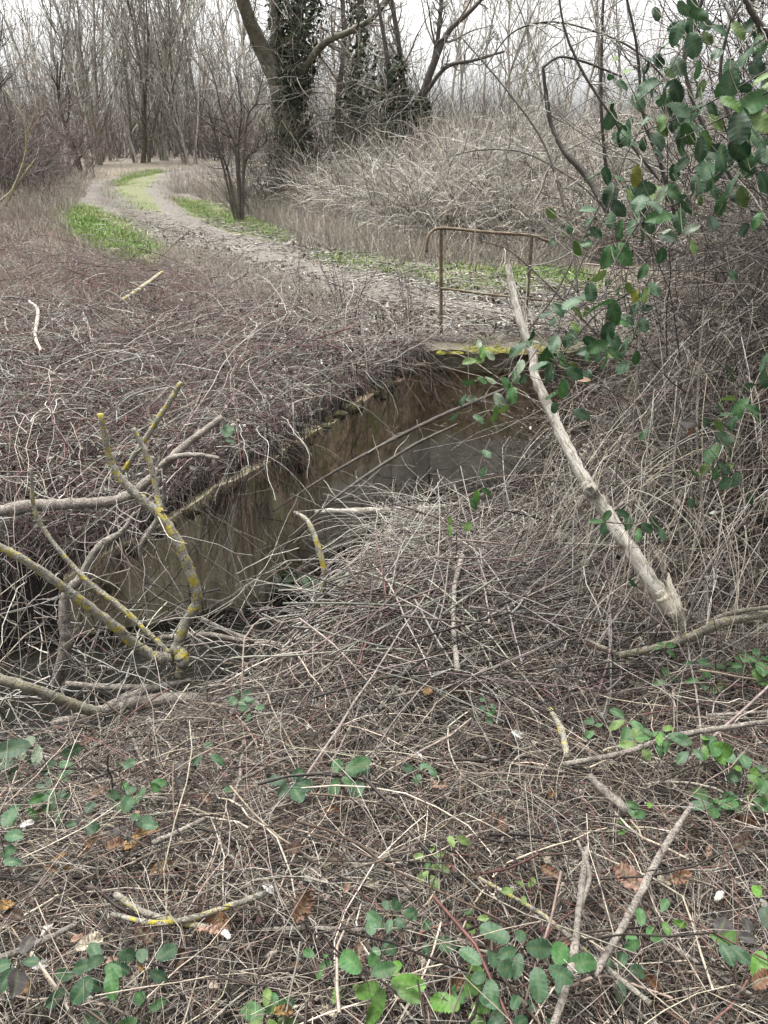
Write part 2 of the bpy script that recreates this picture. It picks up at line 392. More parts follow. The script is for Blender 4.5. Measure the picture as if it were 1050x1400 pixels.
# track ribbon with two ruts
def build_track():
    n = 220; c = spline(TRP[:, :3], n); c[:, 2] = 0; t = unit(np.gradient(c, axis=0)); nr = np.stack([-t[:, 1], t[:, 0], 0 * t[:, 0]], -1)
    us = np.linspace(-1, 1, 25); wd = np.interp(np.arange(n), [0, 60, 120, n], [1.35, 1.45, 1.4, 1.3])
    wob = 1 + .1 * np.sin(np.arange(n) * .31) + .06 * np.sin(np.arange(n) * .83)
    P = c[:, None] + nr[:, None] * (us[None, :, None] * (wd * wob)[:, None, None])
    rut = -.035 * np.exp(-((np.abs(us) - .55) / .16) ** 2) + .03 * np.exp(-(us / .25) ** 2) - .03 * (np.abs(us) > .97)
    P[..., 2] = H(P[..., 0], P[..., 1]) + .045 + rut[None] + .012 * wav(P[..., 0], P[..., 1], 6, 1.)
    col = np.empty(P.shape); col[:] = (.21, .185, .16)
    inr = np.exp(-((np.abs(us) - .55) / .2) ** 2)[None, :, None] * smooth(9, 15, P[..., 1])[..., None]
    col = col * (1 - inr * np.array([.45, .5, .52]))
    dk = np.exp(-((us + .95) / .25) ** 2)[None, :, None] * 0
    for gp in GREEN:
        k = in_poly(gp, P[..., 0], P[..., 1]); col[k] = (.19, .20, .09)
    i = np.arange(n * 25).reshape(n, 25)
    Fq = np.stack([i[:-1, :-1], i[:-1, 1:], i[1:, 1:], i[1:, :-1]], -1).reshape(-1, 4)
    o = link_mesh('track', P.reshape(-1, 3), Fq[:, ::-1], col.reshape(-1, 3), M_ground)
    tag(o, 'rutted grey mud track bending away to the wood', 'track', kind='structure')
build_track()
# stream water
wx = np.linspace(-9, 1.6, 60); wa = np.stack([wx, np.interp(wx, WX, WY) + .1, np.full(60, -.86)], -1); wb = np.stack([wx, wa[:, 1] - 2.3, np.full(60, -.86)], -1)
i = np.arange(60); o = link_mesh('water', np.concatenate([wb, wa]), np.stack([i[:-1], i[1:], i[1:] + 60, i[:-1] + 60], -1), None, M_water)
tag(o, 'dark still ditch water under the fallen branches', 'water', kind='structure')

# ------------------------------------------------------------------ walls, deck, rail
def grid_wall(name, pts, tops, bot, thick, mat, label, cat, n=14, m=16):
    """upright slab following a plan polyline (front face), with a lumpy top edge and real thickness"""
    pts = np.asarray(pts, float); seg = np.linalg.norm(np.diff(pts, axis=0), axis=1); cum = np.concatenate([[0], np.cumsum(seg)])
    t = np.linspace(0, cum[-1], n * (len(pts) - 1) + 1); x = np.interp(t, cum, pts[:, 0]); y = np.interp(t, cum, pts[:, 1]); tp = np.interp(t, cum, tops)
    tp = tp + .012 * np.sin(t * 9) + .01 * np.sin(t * 23 + 1) + .006 * np.sin(t * 61)
    d = unit(np.stack([np.gradient(x), np.gradient(y)], -1)); nr = np.stack([-d[:, 1], d[:, 0]], -1)
    V = []; k = np.linspace(0, 1, m)
    rows = []
    for v in k: rows.append(np.stack([x + .008 * np.sin(t * 11 + v * 9), y + .008 * np.cos(t * 13 + v * 7), bot + (tp - bot) * v], -1))
    bx, by = x + nr[:, 0] * thick, y + nr[:, 1] * thick
    for v in k[::-1]: rows.append(np.stack([bx, by, bot + (tp - bot) * v], -1))
    R = np.array(rows); a, b = R.shape[:2]; i = np.arange(a * b).reshape(a, b)
    Fq = np.stack([i[:-1, :-1], i[:-1, 1:], i[1:, 1:], i[1:, :-1]], -1).reshape(-1, 4)
    Fe = []
    for e in (0, b - 1):
        for q in range(m - 1):
            Fe.append([i[q, e], i[q + 1, e], i[2 * m - 2 - q, e], i[2 * m - 1 - q, e]])
    o = link_mesh(name, R.reshape(-1, 3), [np.concatenate([Fq, np.array(Fe)])], None, mat, None, False)
    return tag(o, label, cat)
grid_wall('wing_wall', [(-1.72, 3.5), (-.75, 3.85), (.357, 5.498)], [-.5, -.02, .20], -1.2, .22, M_wall, 'stained brown concrete wing wall sloping down beside the ditch', 'wall')
grid_wall('head_wall', [(.36, 5.5), (1.9, 5.55), (3.4, 5.6)], [.13, .13, .13], -1.2, .25, M_wall, 'dark damp concrete head wall under the mossy bridge edge', 'wall')
def rough_box(name, lo, hi, n, mat, amp, parent=None):
    lo = np.array(lo); hi = np.array(hi); acc = Acc()
    for ax in range(3):
        for sd in (0, 1):
            u, v = [k for k in range(3) if k != ax]
            A, B = np.meshgrid(np.linspace(0, 1, n), np.linspace(0, 1, 6)); P = np.empty(A.shape + (3,))
            P[..., u] = lo[u] + (hi[u] - lo[u]) * A; P[..., v] = lo[v] + (hi[v] - lo[v]) * B; P[..., ax] = hi[ax] if sd else lo[ax]
            P += amp * np.stack([wav(P[..., 1], P[..., 2], 9, 1), wav(P[..., 0], P[..., 2], 9, 2), wav(P[..., 0], P[..., 1], 9, 3)], -1)
            i = np.arange(A.size).reshape(A.shape); f = np.stack([i[:-1, :-1], i[:-1, 1:], i[1:, 1:], i[1:, :-1]], -1).reshape(-1, 4)
            acc.add(P.reshape(-1, 3), f, g(.2))
    return acc.build(name, mat, parent, False)
deck = rough_box('bridge_deck', (.30, 5.36, .14), (3.3, 6.0, .285), 40, M_slab, .02)
tag(deck, 'low concrete bridge edge slab capped with yellow green moss', 'bridge edge')
# moss cushions along the slab edge: a part of the slab
def moss_cushion():
    acc = Acc(); n = 150
    px = np.concatenate([rg.uniform(640, 745, 100), rg.uniform(598, 640, 25), rg.uniform(690, 745, 25)])
    for k in range(n):
        c = at_z(px[k], 470, .285); y = 5.37 + abs(rg.normal(0, .055)); x = c[0]; r = rg.uniform(.018, .05); hgt = r * rg.uniform(.35, .6)
        u = np.linspace(0, 2 * pi, 9)[:-1]; rows = []
        for v in (0, .45, .8): rows.append(np.stack([x + r * cos(v * pi / 2) * np.cos(u), y + r * cos(v * pi / 2) * np.sin(u), np.full(8, .272 + hgt * sin(v * pi / 2))], -1))
        R = np.concatenate(rows + [np.array([[x, y, .272 + hgt]])]); R[:, 2] += 0.004 * rg.normal(size=len(R))
        i = np.arange(24).reshape(3, 8); j = np.roll(i, -1, 1)
        acc.add(R, np.stack([i[:-1], j[:-1], j[1:], i[1:]], -1).reshape(-1, 4), g(.3)); acc.add(R[16:], np.stack([np.arange(8), np.roll(np.arange(8), -1), np.full(8, 8)], -1), g(.3))
    o = acc.build('moss', M_moss, deck); o['kind'] = 'stuff'
moss_cushion()
def wall_moss():
    w_ = bpy.data.objects['wing_wall']; acc = Acc()
    for k in range(150):
        x = rg.uniform(-1.6, .33); y = np.interp(x, WX, WY) + rg.uniform(-.015, .16); z = np.interp(x, WX, WT) - .03 - (rg.gamma(1, .05) if y < np.interp(x, WX, WY) + .01 else 0); r = rg.uniform(.015, .055)
        u = np.linspace(0, 2 * pi, 9)[:-1]; rows = [np.stack([x + r * cos(v * pi / 2) * np.cos(u), y + r * cos(v * pi / 2) * np.sin(u) * .8, np.full(8, z + r * .7 * sin(v * pi / 2))], -1) for v in (-.5, 0, .45, .8)]
        R = np.concatenate(rows + [np.array([[x, y, z + r * .7]])]); R += .006 * rg.normal(size=R.shape); i = np.arange(32).reshape(4, 8); j = np.roll(i, -1, 1)
        acc.add(R, np.stack([i[:-1], j[:-1], j[1:], i[1:]], -1).reshape(-1, 4), g(.3)); acc.add(R[24:], np.stack([np.arange(8), np.roll(np.arange(8), -1), np.full(8, 8)], -1), g(.3))
    acc.build('moss', M_darkmoss, w_)['kind'] = 'stuff'
wall_moss()

def limb(pts, rad, sides=10, n=None, nz=.10, caps=True):
    """one closed tapering branch through 3-D points"""
    n = n or max(12, 8 * len(pts)); P = spline(pts, n); r = np.interp(np.linspace(0, 1, n), np.linspace(0, 1, len(rad)), rad)
    r = r * (1 + nz * .35 * rg.normal(size=n))
    P = P + rg.normal(size=P.shape) * r[:, None] * nz * .5
    if caps:
        P = np.concatenate([P[:1], P, P[-1:]]); r = np.concatenate([[r[0] * .05], r, [r[-1] * .05]])
    T = np.gradient(P, axis=0); T[0] = T[2]; T[1] = T[2]; T[-1] = T[-3]; T[-2] = T[-3]; T = unit(T)
    ref = unit(np.cross(unit(P[-1] - P[0]), (0.3, .2, .93)))
    U = unit(ref - (T @ ref)[:, None] * T); W = np.cross(T, U); a = np.arange(sides) * 2 * pi / sides
    rr = r[:, None] * (1 + nz * .8 * rg.normal(size=(len(P), sides)))
    V = (P[:, None] + rr[..., None] * (np.cos(a)[:, None] * U[:, None] + np.sin(a)[:, None] * W[:, None])).reshape(-1, 3)
    i = np.arange(len(P) * sides).reshape(len(P), sides); j = np.roll(i, -1, 1)
    return V, np.stack([i[:-1], j[:-1], j[1:], i[1:]], -1).reshape(-1, 4)
def px_path(spec): # (px, py, Y) triples
    return [at_y(*q) for q in spec]
BR = .78
def rad_px(spec, rpx):
    return [r * np.linalg.norm(at_y(*q) - CO) * FWD(q) / F for q, r in zip(spec, rpx)]
def FWD(q):
    d = ray(q[0], q[1]); return 1 / np.linalg.norm(d)

# rail
rail = empty('guard_rail', at_y(603, 458, 5.86), 'rusty pipe guard rail with two posts on the bridge edge', 'railing')
def rail_part(name, spec, rad, sides=10):
    V, Fq = limb(px_path(spec), [rad], sides, nz=.03, n=24); a = Acc().add(V, Fq, g(.2)); return a.build(name, M_rust, rail, True, off=rail.location)
rail_part('post', [(603, 470, 5.86), (603, 390, 5.86), (603, 313, 5.86)], .0135)
rail_part('post', [(715, 466, 5.90), (722, 390, 5.90), (727, 322, 5.90)], .0135)
rail_part('top_rail', [(583, 345, 5.80), (584, 328, 5.81), (590, 317, 5.83), (605, 312, 5.85), (660, 317, 5.87), (727, 322, 5.89), (741, 327, 5.89), (757, 333, 5.9)], .011)
rail_part('middle_rail', [(602, 394, 5.83), (680, 404, 5.85), (775, 414, 5.87)], .0085)

# ------------------------------------------------------------------ named branches and sticks
def L(pts, off=.2): return [(x, y, float(ground(x, y, off)[1])) for x, y in pts]
def branch(name, label, cat, limbs, mat, group=None, twigs=0, twl=.25, sides=10, knots=True):
    """limbs: list of (partname, spec[(px,py,Y)], [radius px])"""
    o0 = px_path([limbs[0][1][-1]])[0]
    root = empty(name, o0, label, cat, group) if len(limbs) > 1 or twigs else None
    for pn, spec, rp in limbs:
        P = px_path(spec); R = [BR * r * (q[2] / ray(q[0], q[1])[1]) / F for q, r in zip(spec, rp)] if len(rp) == len(spec) else [BR * r * (spec[0][2] / ray(spec[0][0], spec[0][1])[1]) / F for r in rp]
        V, Fq = limb(P, R, sides)
        nr_ = len(V) // sides; ctr = V.reshape(nr_, sides, 3).mean(1); ln = np.concatenate([[0], np.cumsum(np.linalg.norm(np.diff(ctr, axis=0), axis=1))]); aa = np.arange(sides) * 2 * pi / sides
        crd = np.stack([np.tile(np.cos(aa), nr_), np.tile(np.sin(aa), nr_), np.repeat(ln * 5, sides)], -1)
        a = Acc().add(V, Fq, crd)
        if root is None:
            o = a.build(name, mat, None, True, off=o0); o.location = o0; return tag(o, label, cat, group)
        a.build(pn, M_split if pn == 'splinter' else mat, root, True, off=o0)
    if twigs:
        a = Acc()
        for pn, spec, rp in limbs:
            P = spline(px_path(spec), 14)[None]; Q, r = sprout(P, np.full((1, 14), .006), twigs, .1, .95, twl, 1.0, 8, .22, (0, 0, .03), .5, .0016)
            a.add(*tubes(Q, r, 4, pick(len(Q), grey=3, pale=2)))
            Q2, r2 = sprout(Q, r, 2, .3, .95, .5, .8, 6, .2, (0, 0, 0), .6, .0012); a.add(*tubes(Q2, r2, 3, pick(len(Q2), grey=3, tan=2)))
        o = a.build('twigs', M_stem, root, True, off=o0); o['kind'] = 'stuff'
    return root

branch('fallen_branch', 'lichen spotted grey branch fanning up from the ditch into forked limbs', 'branch', [
    ('limb', [(137, 566, 2.95), (152, 632, 2.95), (180, 670, 2.92), (218, 704, 2.9), (245, 745, 2.87), (266, 800, 2.85), (268, 825, 2.84), (250, 862, 2.82), (240, 892, 2.8)], [5, 6, 7, 8.5, 9, 9.5, 9, 8.5, 11]),
    ('limb', [(182, 585, 3.0), (205, 632, 2.98), (215, 680, 2.94), (220, 702, 2.9)], [4, 5, 5.5, 6]),
    ('limb', [(-20, 738, 2.55), (40, 770, 2.6), (98, 812, 2.66), (155, 855, 2.72), (200, 893, 2.77), (236, 902, 2.8)], [6.5, 7, 8, 8.5, 10, 12]),
    ('limb', [(42, 640, 3.0), (52, 710, 2.98), (110, 785, 2.92), (165, 830, 2.88), (205, 868, 2.84), (232, 893, 2.81)], [2.5, 4, 4.5, 5, 5, 5]),
    ('stub', [(240, 885, 2.79), (250, 900, 2.76), (247, 925, 2.75)], [10, 12, 9]),
    ('limb', [(248, 522, 3.15), (228, 555, 3.12), (195, 605, 3.1), (168, 645, 3.08)], [4, 5, 5, 4])],
    M_lichen, None, 9, .22)
branch('lichen_branch', 'thick yellow lichened branch end poking in beside the large pale leaves', 'branch', [
    ('limb', [(-30, 922, 2.45), (40, 940, 2.5), (90, 960, 2.55), (135, 975, 2.6)], [9, 9, 10, 10])], M_lichen_heavy)
branch('drift_log', 'bleached grey log lying across the ditch below the lichen branch', 'log', [
    ('log', [(70, 990, 2.6), (130, 975, 2.65), (190, 960, 2.68), (260, 955, 2.7), (335, 962, 2.72)], [5, 10, 12, 11, 6]),
    ('fork', [(150, 965, 2.66), (195, 945, 2.72), (260, 930, 2.78)], [8, 7, 5]),
    ('fork', [(90, 935, 2.75), (160, 940, 2.78), (250, 938, 2.8)], [5, 6, 4])], M_greybark)
branch('bank_log', 'long grey log resting on the left bank with a forked upper end', 'log', [
    ('log', [(-40, 705, 3.55), (40, 692, 3.6), (110, 688, 3.62), (165, 682, 3.66), (205, 655, 3.75), (250, 612, 3.85), (305, 570, 3.95)], [9, 11, 9.5, 9, 8, 7, 5]),
    ('fork', [(218, 640, 3.78), (235, 626, 3.76), (268, 622, 3.74), (300, 627, 3.72)], [5.5, 5, 4.5, 3.5])], M_greybark)
branch('leaning_branch', 'bleached bent branch standing in the ditch at the wall end', 'branch', [
    ('limb', [(185, 700, 3.3), (165, 728, 3.25), (135, 748, 3.2), (110, 790, 3.15), (90, 812, 3.12), (88, 850, 3.08), (90, 885, 3.05), (75, 940, 3.0)], [3, 5, 7, 8, 8, 10, 11, 9]),
    ('limb', [(225, 655, 3.2), (222, 695, 3.2), (208, 722, 3.18), (192, 748, 3.16), (194, 772, 3.15)], [2.5, 4, 5, 4, 2])], M_greybark, None, 5, .2)
branch('ditch_branch', 'straight dark branch lying over the black water at the wall foot', 'branch', [
    ('limb', [(215, 872, 3.1), (280, 868, 3.2), (330, 876, 3.25), (395, 884, 3.25)], [4, 5.5, 5, 3]),
    ('limb', [(275, 845, 3.3), (310, 862, 3.28), (350, 878, 3.24)], [3, 3.5, 3])], M_greybark)
branch('broken_pole', 'tall pale broken pole leaning over the thicket with a splintered butt', 'pole', [
    ('shaft', [(694, 362, 3.25), (700, 395, 3.2), (712, 440, 3.12), (728, 485, 3.05), (732, 515, 3.0), (758, 575, 2.9), (795, 648, 2.75), (835, 710, 2.65), (880, 780, 2.52), (918, 835, 2.43)], [4.5, 6, 7, 7.5, 8, 9, 10, 12.5, 14, 16]),
    ('splinter', [(914, 783, 2.52), (916, 800, 2.47), (925, 830, 2.42), (935, 857, 2.38)], [1, 6, 10, 6]),
    ('splinter', [(900, 808, 2.45), (920, 832, 2.42), (940, 835, 2.40)], [8, 10, 2]),
    ('splinter', [(905, 815, 2.44), (922, 842, 2.40), (934, 862, 2.38)], [12, 11, 3]),
    ('knot', [(800, 660, 2.73), (808, 672, 2.69), (818, 678, 2.68)], [10, 13, 6])], M_wood)
branch('crooked_branch', 'crooked lichened branch lying in front of the splintered pole', 'branch', [
    ('limb', [(1080, 838, 2.1), (1030, 842, 2.13), (985, 852, 2.16), (955, 866, 2.2), (905, 884, 2.24), (845, 896, 2.28)], [7, 7.5, 9, 8, 7, 6]),
    ('fork', [(845, 895, 2.28), (820, 884, 2.31), (800, 874, 2.34)], [5, 4.5, 3]),
    ('fork', [(1062, 828, 2.1), (1000, 838, 2.16), (970, 850, 2.19)], [3, 4.5, 4])], M_lichen_heavy)
branch('lichen_stick', 'bent pale stick with yellow lichen hanging at the edge of the wing wall', 'stick', [
    ('limb', [(402, 700, 3.4), (420, 712, 3.36), (434, 745, 3.3), (443, 785, 3.25), (438, 815, 3.22), (427, 850, 3.2)], [2.5, 4.5, 5, 5, 4, 3])], M_lichen)
branch('pale_log', 'pale barkless log lying level in front of the wall', 'log', [
    ('log', [(430, 700, 4.0), (500, 699, 4.05), (560, 697, 4.1), (625, 690, 4.2)], [4, 7, 7, 4])], M_wood)
branch('dark_bough', 'thin dark bough slanting up across the head wall', 'branch', [
    ('limb', [(372, 700, 3.9), (440, 655, 4.1), (520, 610, 4.3), (600, 570, 4.5), (700, 528, 4.7)], [1.5, 2.5, 3, 3.5, 3]),
    ('limb', [(395, 735, 3.7), (470, 672, 3.95), (560, 612, 4.25), (625, 580, 4.45)], [1.5, 2.5, 3, 2])], M_bark_dark, None, 5, .2)
branch('cut_stick', 'upright reddish cut stick standing in the brushwood pile', 'stick', [
    ('limb', L([(632, 760), (622, 800), (620, 860), (626, 918)], 0.3), [5, 4, 4, 5])], M_greybark)
branch('mossy_twig', 'forked twig with yellow lichen knobs on the lower left litter', 'twig', [
    ('limb', L([(158, 1222), (190, 1244), (225, 1256), (290, 1270)], 0.23), [6, 5, 6, 5]),
    ('limb', L([(152, 1250), (215, 1262), (280, 1250), (362, 1222)], 0.23), [4, 5, 5, 6])], M_lichen)
branch('bare_stick', 'straight grey stick lying at the lower left edge', 'stick', [
    ('limb', L([(-20, 1318), (50, 1290), (105, 1263)], 0.23), [6, 6, 4])], M_greybark)
branch('leaning_stick', 'smooth brown stick leaning up out of the lower right litter', 'stick', [
    ('limb', L([(812, 1335), (858, 1255), (905, 1165), (946, 1100)], 0.27), [6, 6.5, 6.5, 4])], M_greybark)
branch('kinked_stick', 'kinked brown stick rising from the bottom edge beside the nettle leaves', 'stick', [
    ('limb', L([(752, 1420), (782, 1320), (792, 1240), (802, 1160)], 0.29), [7, 7, 6, 5]),
    ('fork', L([(792, 1245), (806, 1195), (790, 1150)], 0.29), [5, 4, 2.5])], M_greybark)
branch('lichen_twig', 'long thin twig dotted yellow across the lower right litter', 'twig', [
    ('limb', L([(655, 1200), (740, 1250), (800, 1300), (890, 1372)], 0.25), [3, 4, 4.5, 5])], M_lichen)
branch('silver_stick', 'short silver stick with lichen flakes beside the white fungus', 'stick', [
    ('limb', L([(752, 968), (768, 1000), (775, 1035)], 0.25), [4, 6, 5])], M_lichen)
branch('stout_stick', 'stout cut stick end sticking out of the litter left of the leafy patch', 'stick', [
    ('limb', L([(806, 1062), (830, 1085), (858, 1108)], 0.24), [6, 8, 8])], M_greybark)
branch('curved_stick', 'long curved brown stick arching over the right hand bramble leaves', 'stick', [
    ('limb', L([(770, 1045), (850, 1030), (930, 1005), (1060, 985)], 0.28), [4, 5, 5, 4])], M_greybark)
branch('small_stick', 'short grey stick lying in the litter right of the pale leaves', 'stick', [
    ('limb', L([(210, 1152), (245, 1137), (278, 1120)], 0.23), [5, 5, 4])], M_greybark)
branch('bank_stick', 'short white kinked stick hanging on the upper left bank', 'stick', [
    ('limb', L([(40, 412), (52, 425), (48, 458), (56, 480)], 0.3), [2.5, 3, 3, 2.5])], M_wood)
branch('track_stick', 'thin pale stick lying on the bank above the bridge', 'stick', [
    ('limb', L([(165, 412), (195, 392), (222, 372)], 0.25), [3, 3.5, 3])], M_lichen)
branch('arched_branch', 'dark lichened branch kinked against the sky above the bramble mound', 'branch', [
    ('limb', [(742, 90, 3.7), (748, 140, 3.7), (755, 175, 3.68), (772, 208, 3.64), (800, 238, 3.6), (830, 290, 3.5)], [2.5, 4, 4, 4.5, 6, 4]),
    ('limb', [(742, 92, 3.7), (765, 78, 3.75), (800, 85, 3.8), (850, 105, 3.9)], [2.5, 2, 2, 1.5])], M_bark_dark, None, 6, .35)

# ------------------------------------------------------------------ stuff: tangles of dead stems
def taper(N, K, r, end=.4): return r[:, None] * np.linspace(1, end, K)[None]
def near_mask(x, y):
    s = wall_s(x, y); return (s < -.05) & (y < bank_edge(x) + .3)

# 1 litter of dead bramble stems on the near bank
def near_litter():
    acc = Acc()
    N = 14500
    y = .45 + 4.6 * rg.beta(1.15, 1.7, N); hw = .55 + .66 * y
    x = rg.uniform(-1, 1, N) * hw
    k = near_mask(x, y); x, y = x[k], y[k]; N = len(x)
    L = rg.gamma(3.2, .11, N).clip(.1, .85); az = rg.normal(.35, 1.25, N)
    deep = rg.uniform(0, 1, N); lift = -.03 + .23 * deep ** .55
    r = rg.gamma(2.0, .00062, N).clip(.0005, .0048)
    P = lie(x, y, az, L, 9, rg.normal(0, 1.6, N), lift, rg.normal(0, .36, N), .05, .2, .8)
    c = pick(N, tan=4, pale=5, pink=3, grey=4, brown=9, red=2.5, dark=17, bone=2.6) * np.array([.92, .85, .78])
    acc.add(*tubes(P, taper(N, 9, r, .6), 4, c))
    # springy ones that arch clear of the litter
    M = 2300; yy = .6 + 3.2 * rg.beta(1.2, 1.5, M); xx = rg.uniform(-1, 1, M) * (.3 + .6 * yy); k = near_mask(xx, yy); xx, yy = xx[k], yy[k]; M = len(xx)
    S = np.stack([xx, yy, H(xx, yy) + .08], -1); a = rg.uniform(0, 2 * pi, M)
    D = np.stack([np.cos(a), np.sin(a), rg.uniform(.1, .9, M)], -1)
    P = walk(S, D, rg.uniform(.15, .6, M), 10, .2, (0, 0, -.14), .14, .05)
    acc.add(*tubes(P, taper(M, 10, rg.uniform(.0006, .0019, M)), 4, pick(M, tan=3, pale=5, pink=3, grey=2, red=1.5, bone=2)))
    # very fine dry threads
    M = 3600; yy = .5 + 3.4 * rg.beta(1.1, 1.6, M); xx = rg.uniform(-1, 1, M) * (.3 + .6 * yy); k = near_mask(xx, yy); xx, yy = xx[k], yy[k]; M = len(xx)
    P = lie(xx, yy, rg.uniform(0, pi, M), rg.uniform(.06, .3, M), 6, rg.normal(0, 6, M), .05 + .16 * rg.uniform(0, 1, M) ** .6, rg.normal(0, .4, M), .08, .25)
    acc.add(*tubes(P, taper(M, 6, rg.uniform(.0005, .0011, M)), 3, pick(M, tan=3, pale=5, grey=3, brown=3, straw=2, bone=2)))
    o = acc.build('stem_litter', M_stem)
    tag(o, 'matted litter of dead grey and pinkish stems on the near bank', 'dead stems', kind='stuff')
near_litter()

# 2 brushwood pile of straight cut rods in the middle
def brushwood():
    acc = Acc(); N = 520
    x = rg.normal(.22, .42, N); y = rg.normal(2.75, .5, N); k = near_mask(x, y) & (y > 1.9); x, y = x[k], y[k]; N = len(x)
    az = np.where(rg.uniform(size=N) < .5, rg.normal(.85, .3, N), rg.normal(-.1, .9, N)); L = rg.uniform(.3, 1.25, N)
    P = lie(x, y, az, L, 9, rg.normal(0, .25, N), .10 + .2 * rg.uniform(0, 1, N), rg.normal(.05, .25, N), .03, .06, .4)
    acc.add(*tubes(P, taper(N, 9, rg.uniform(.0016, .0054, N), .55), 5, .82 * pick(N, grey=4, mauve=3, pink=3, tan=2, pale=1.5, dark=4, red=.7, brown=3)))
    N = 2000; x = rg.normal(.25, .5, N); y = rg.normal(2.8, .55, N); k = near_mask(x, y) & (y > 1.8); x, y = x[k], y[k]; N = len(x)
    P = lie(x, y, rg.uniform(0, pi, N), rg.uniform(.15, .55, N), 8, rg.normal(0, 2.2, N), -.06 + .28 * rg.uniform(0, 1, N), rg.normal(0, .4, N), .04, .16, .6)
    acc.add(*tubes(P, taper(N, 8, rg.uniform(.001, .0036, N), .5), 4, pick(N, grey=3, mauve=4, red=1.6, pink=2.5, dark=8, tan=2, brown=3, pale=1)))
    c = ground(520, 745, .1); N = 1500; x = rg.normal(c[0], .34, N); y = rg.normal(c[1] - .1, .35, N); k = near_mask(x, y); x, y = x[k], y[k]; N = len(x); a = rg.uniform(0, 2 * pi, N)
    P = walk(np.stack([x, y, H(x, y) + rg.uniform(.05, .25, N)], -1), np.stack([np.cos(a), np.sin(a), rg.uniform(-.1, .8, N)], -1), rg.uniform(.2, .7, N), 10, .12, (0, -.02, -.13), .12, .05)
    acc.add(*tubes(P, taper(N, 10, rg.uniform(.0012, .0032, N), .5), 4, pick(N, pale=5, bone=2, pink=3, tan=3, grey=2)))
    o = acc.build('brushwood', M_stem); tag(o, 'pile of thin cut grey and reddish rods in front of the head wall', 'brushwood', kind='stuff')
brushwood()

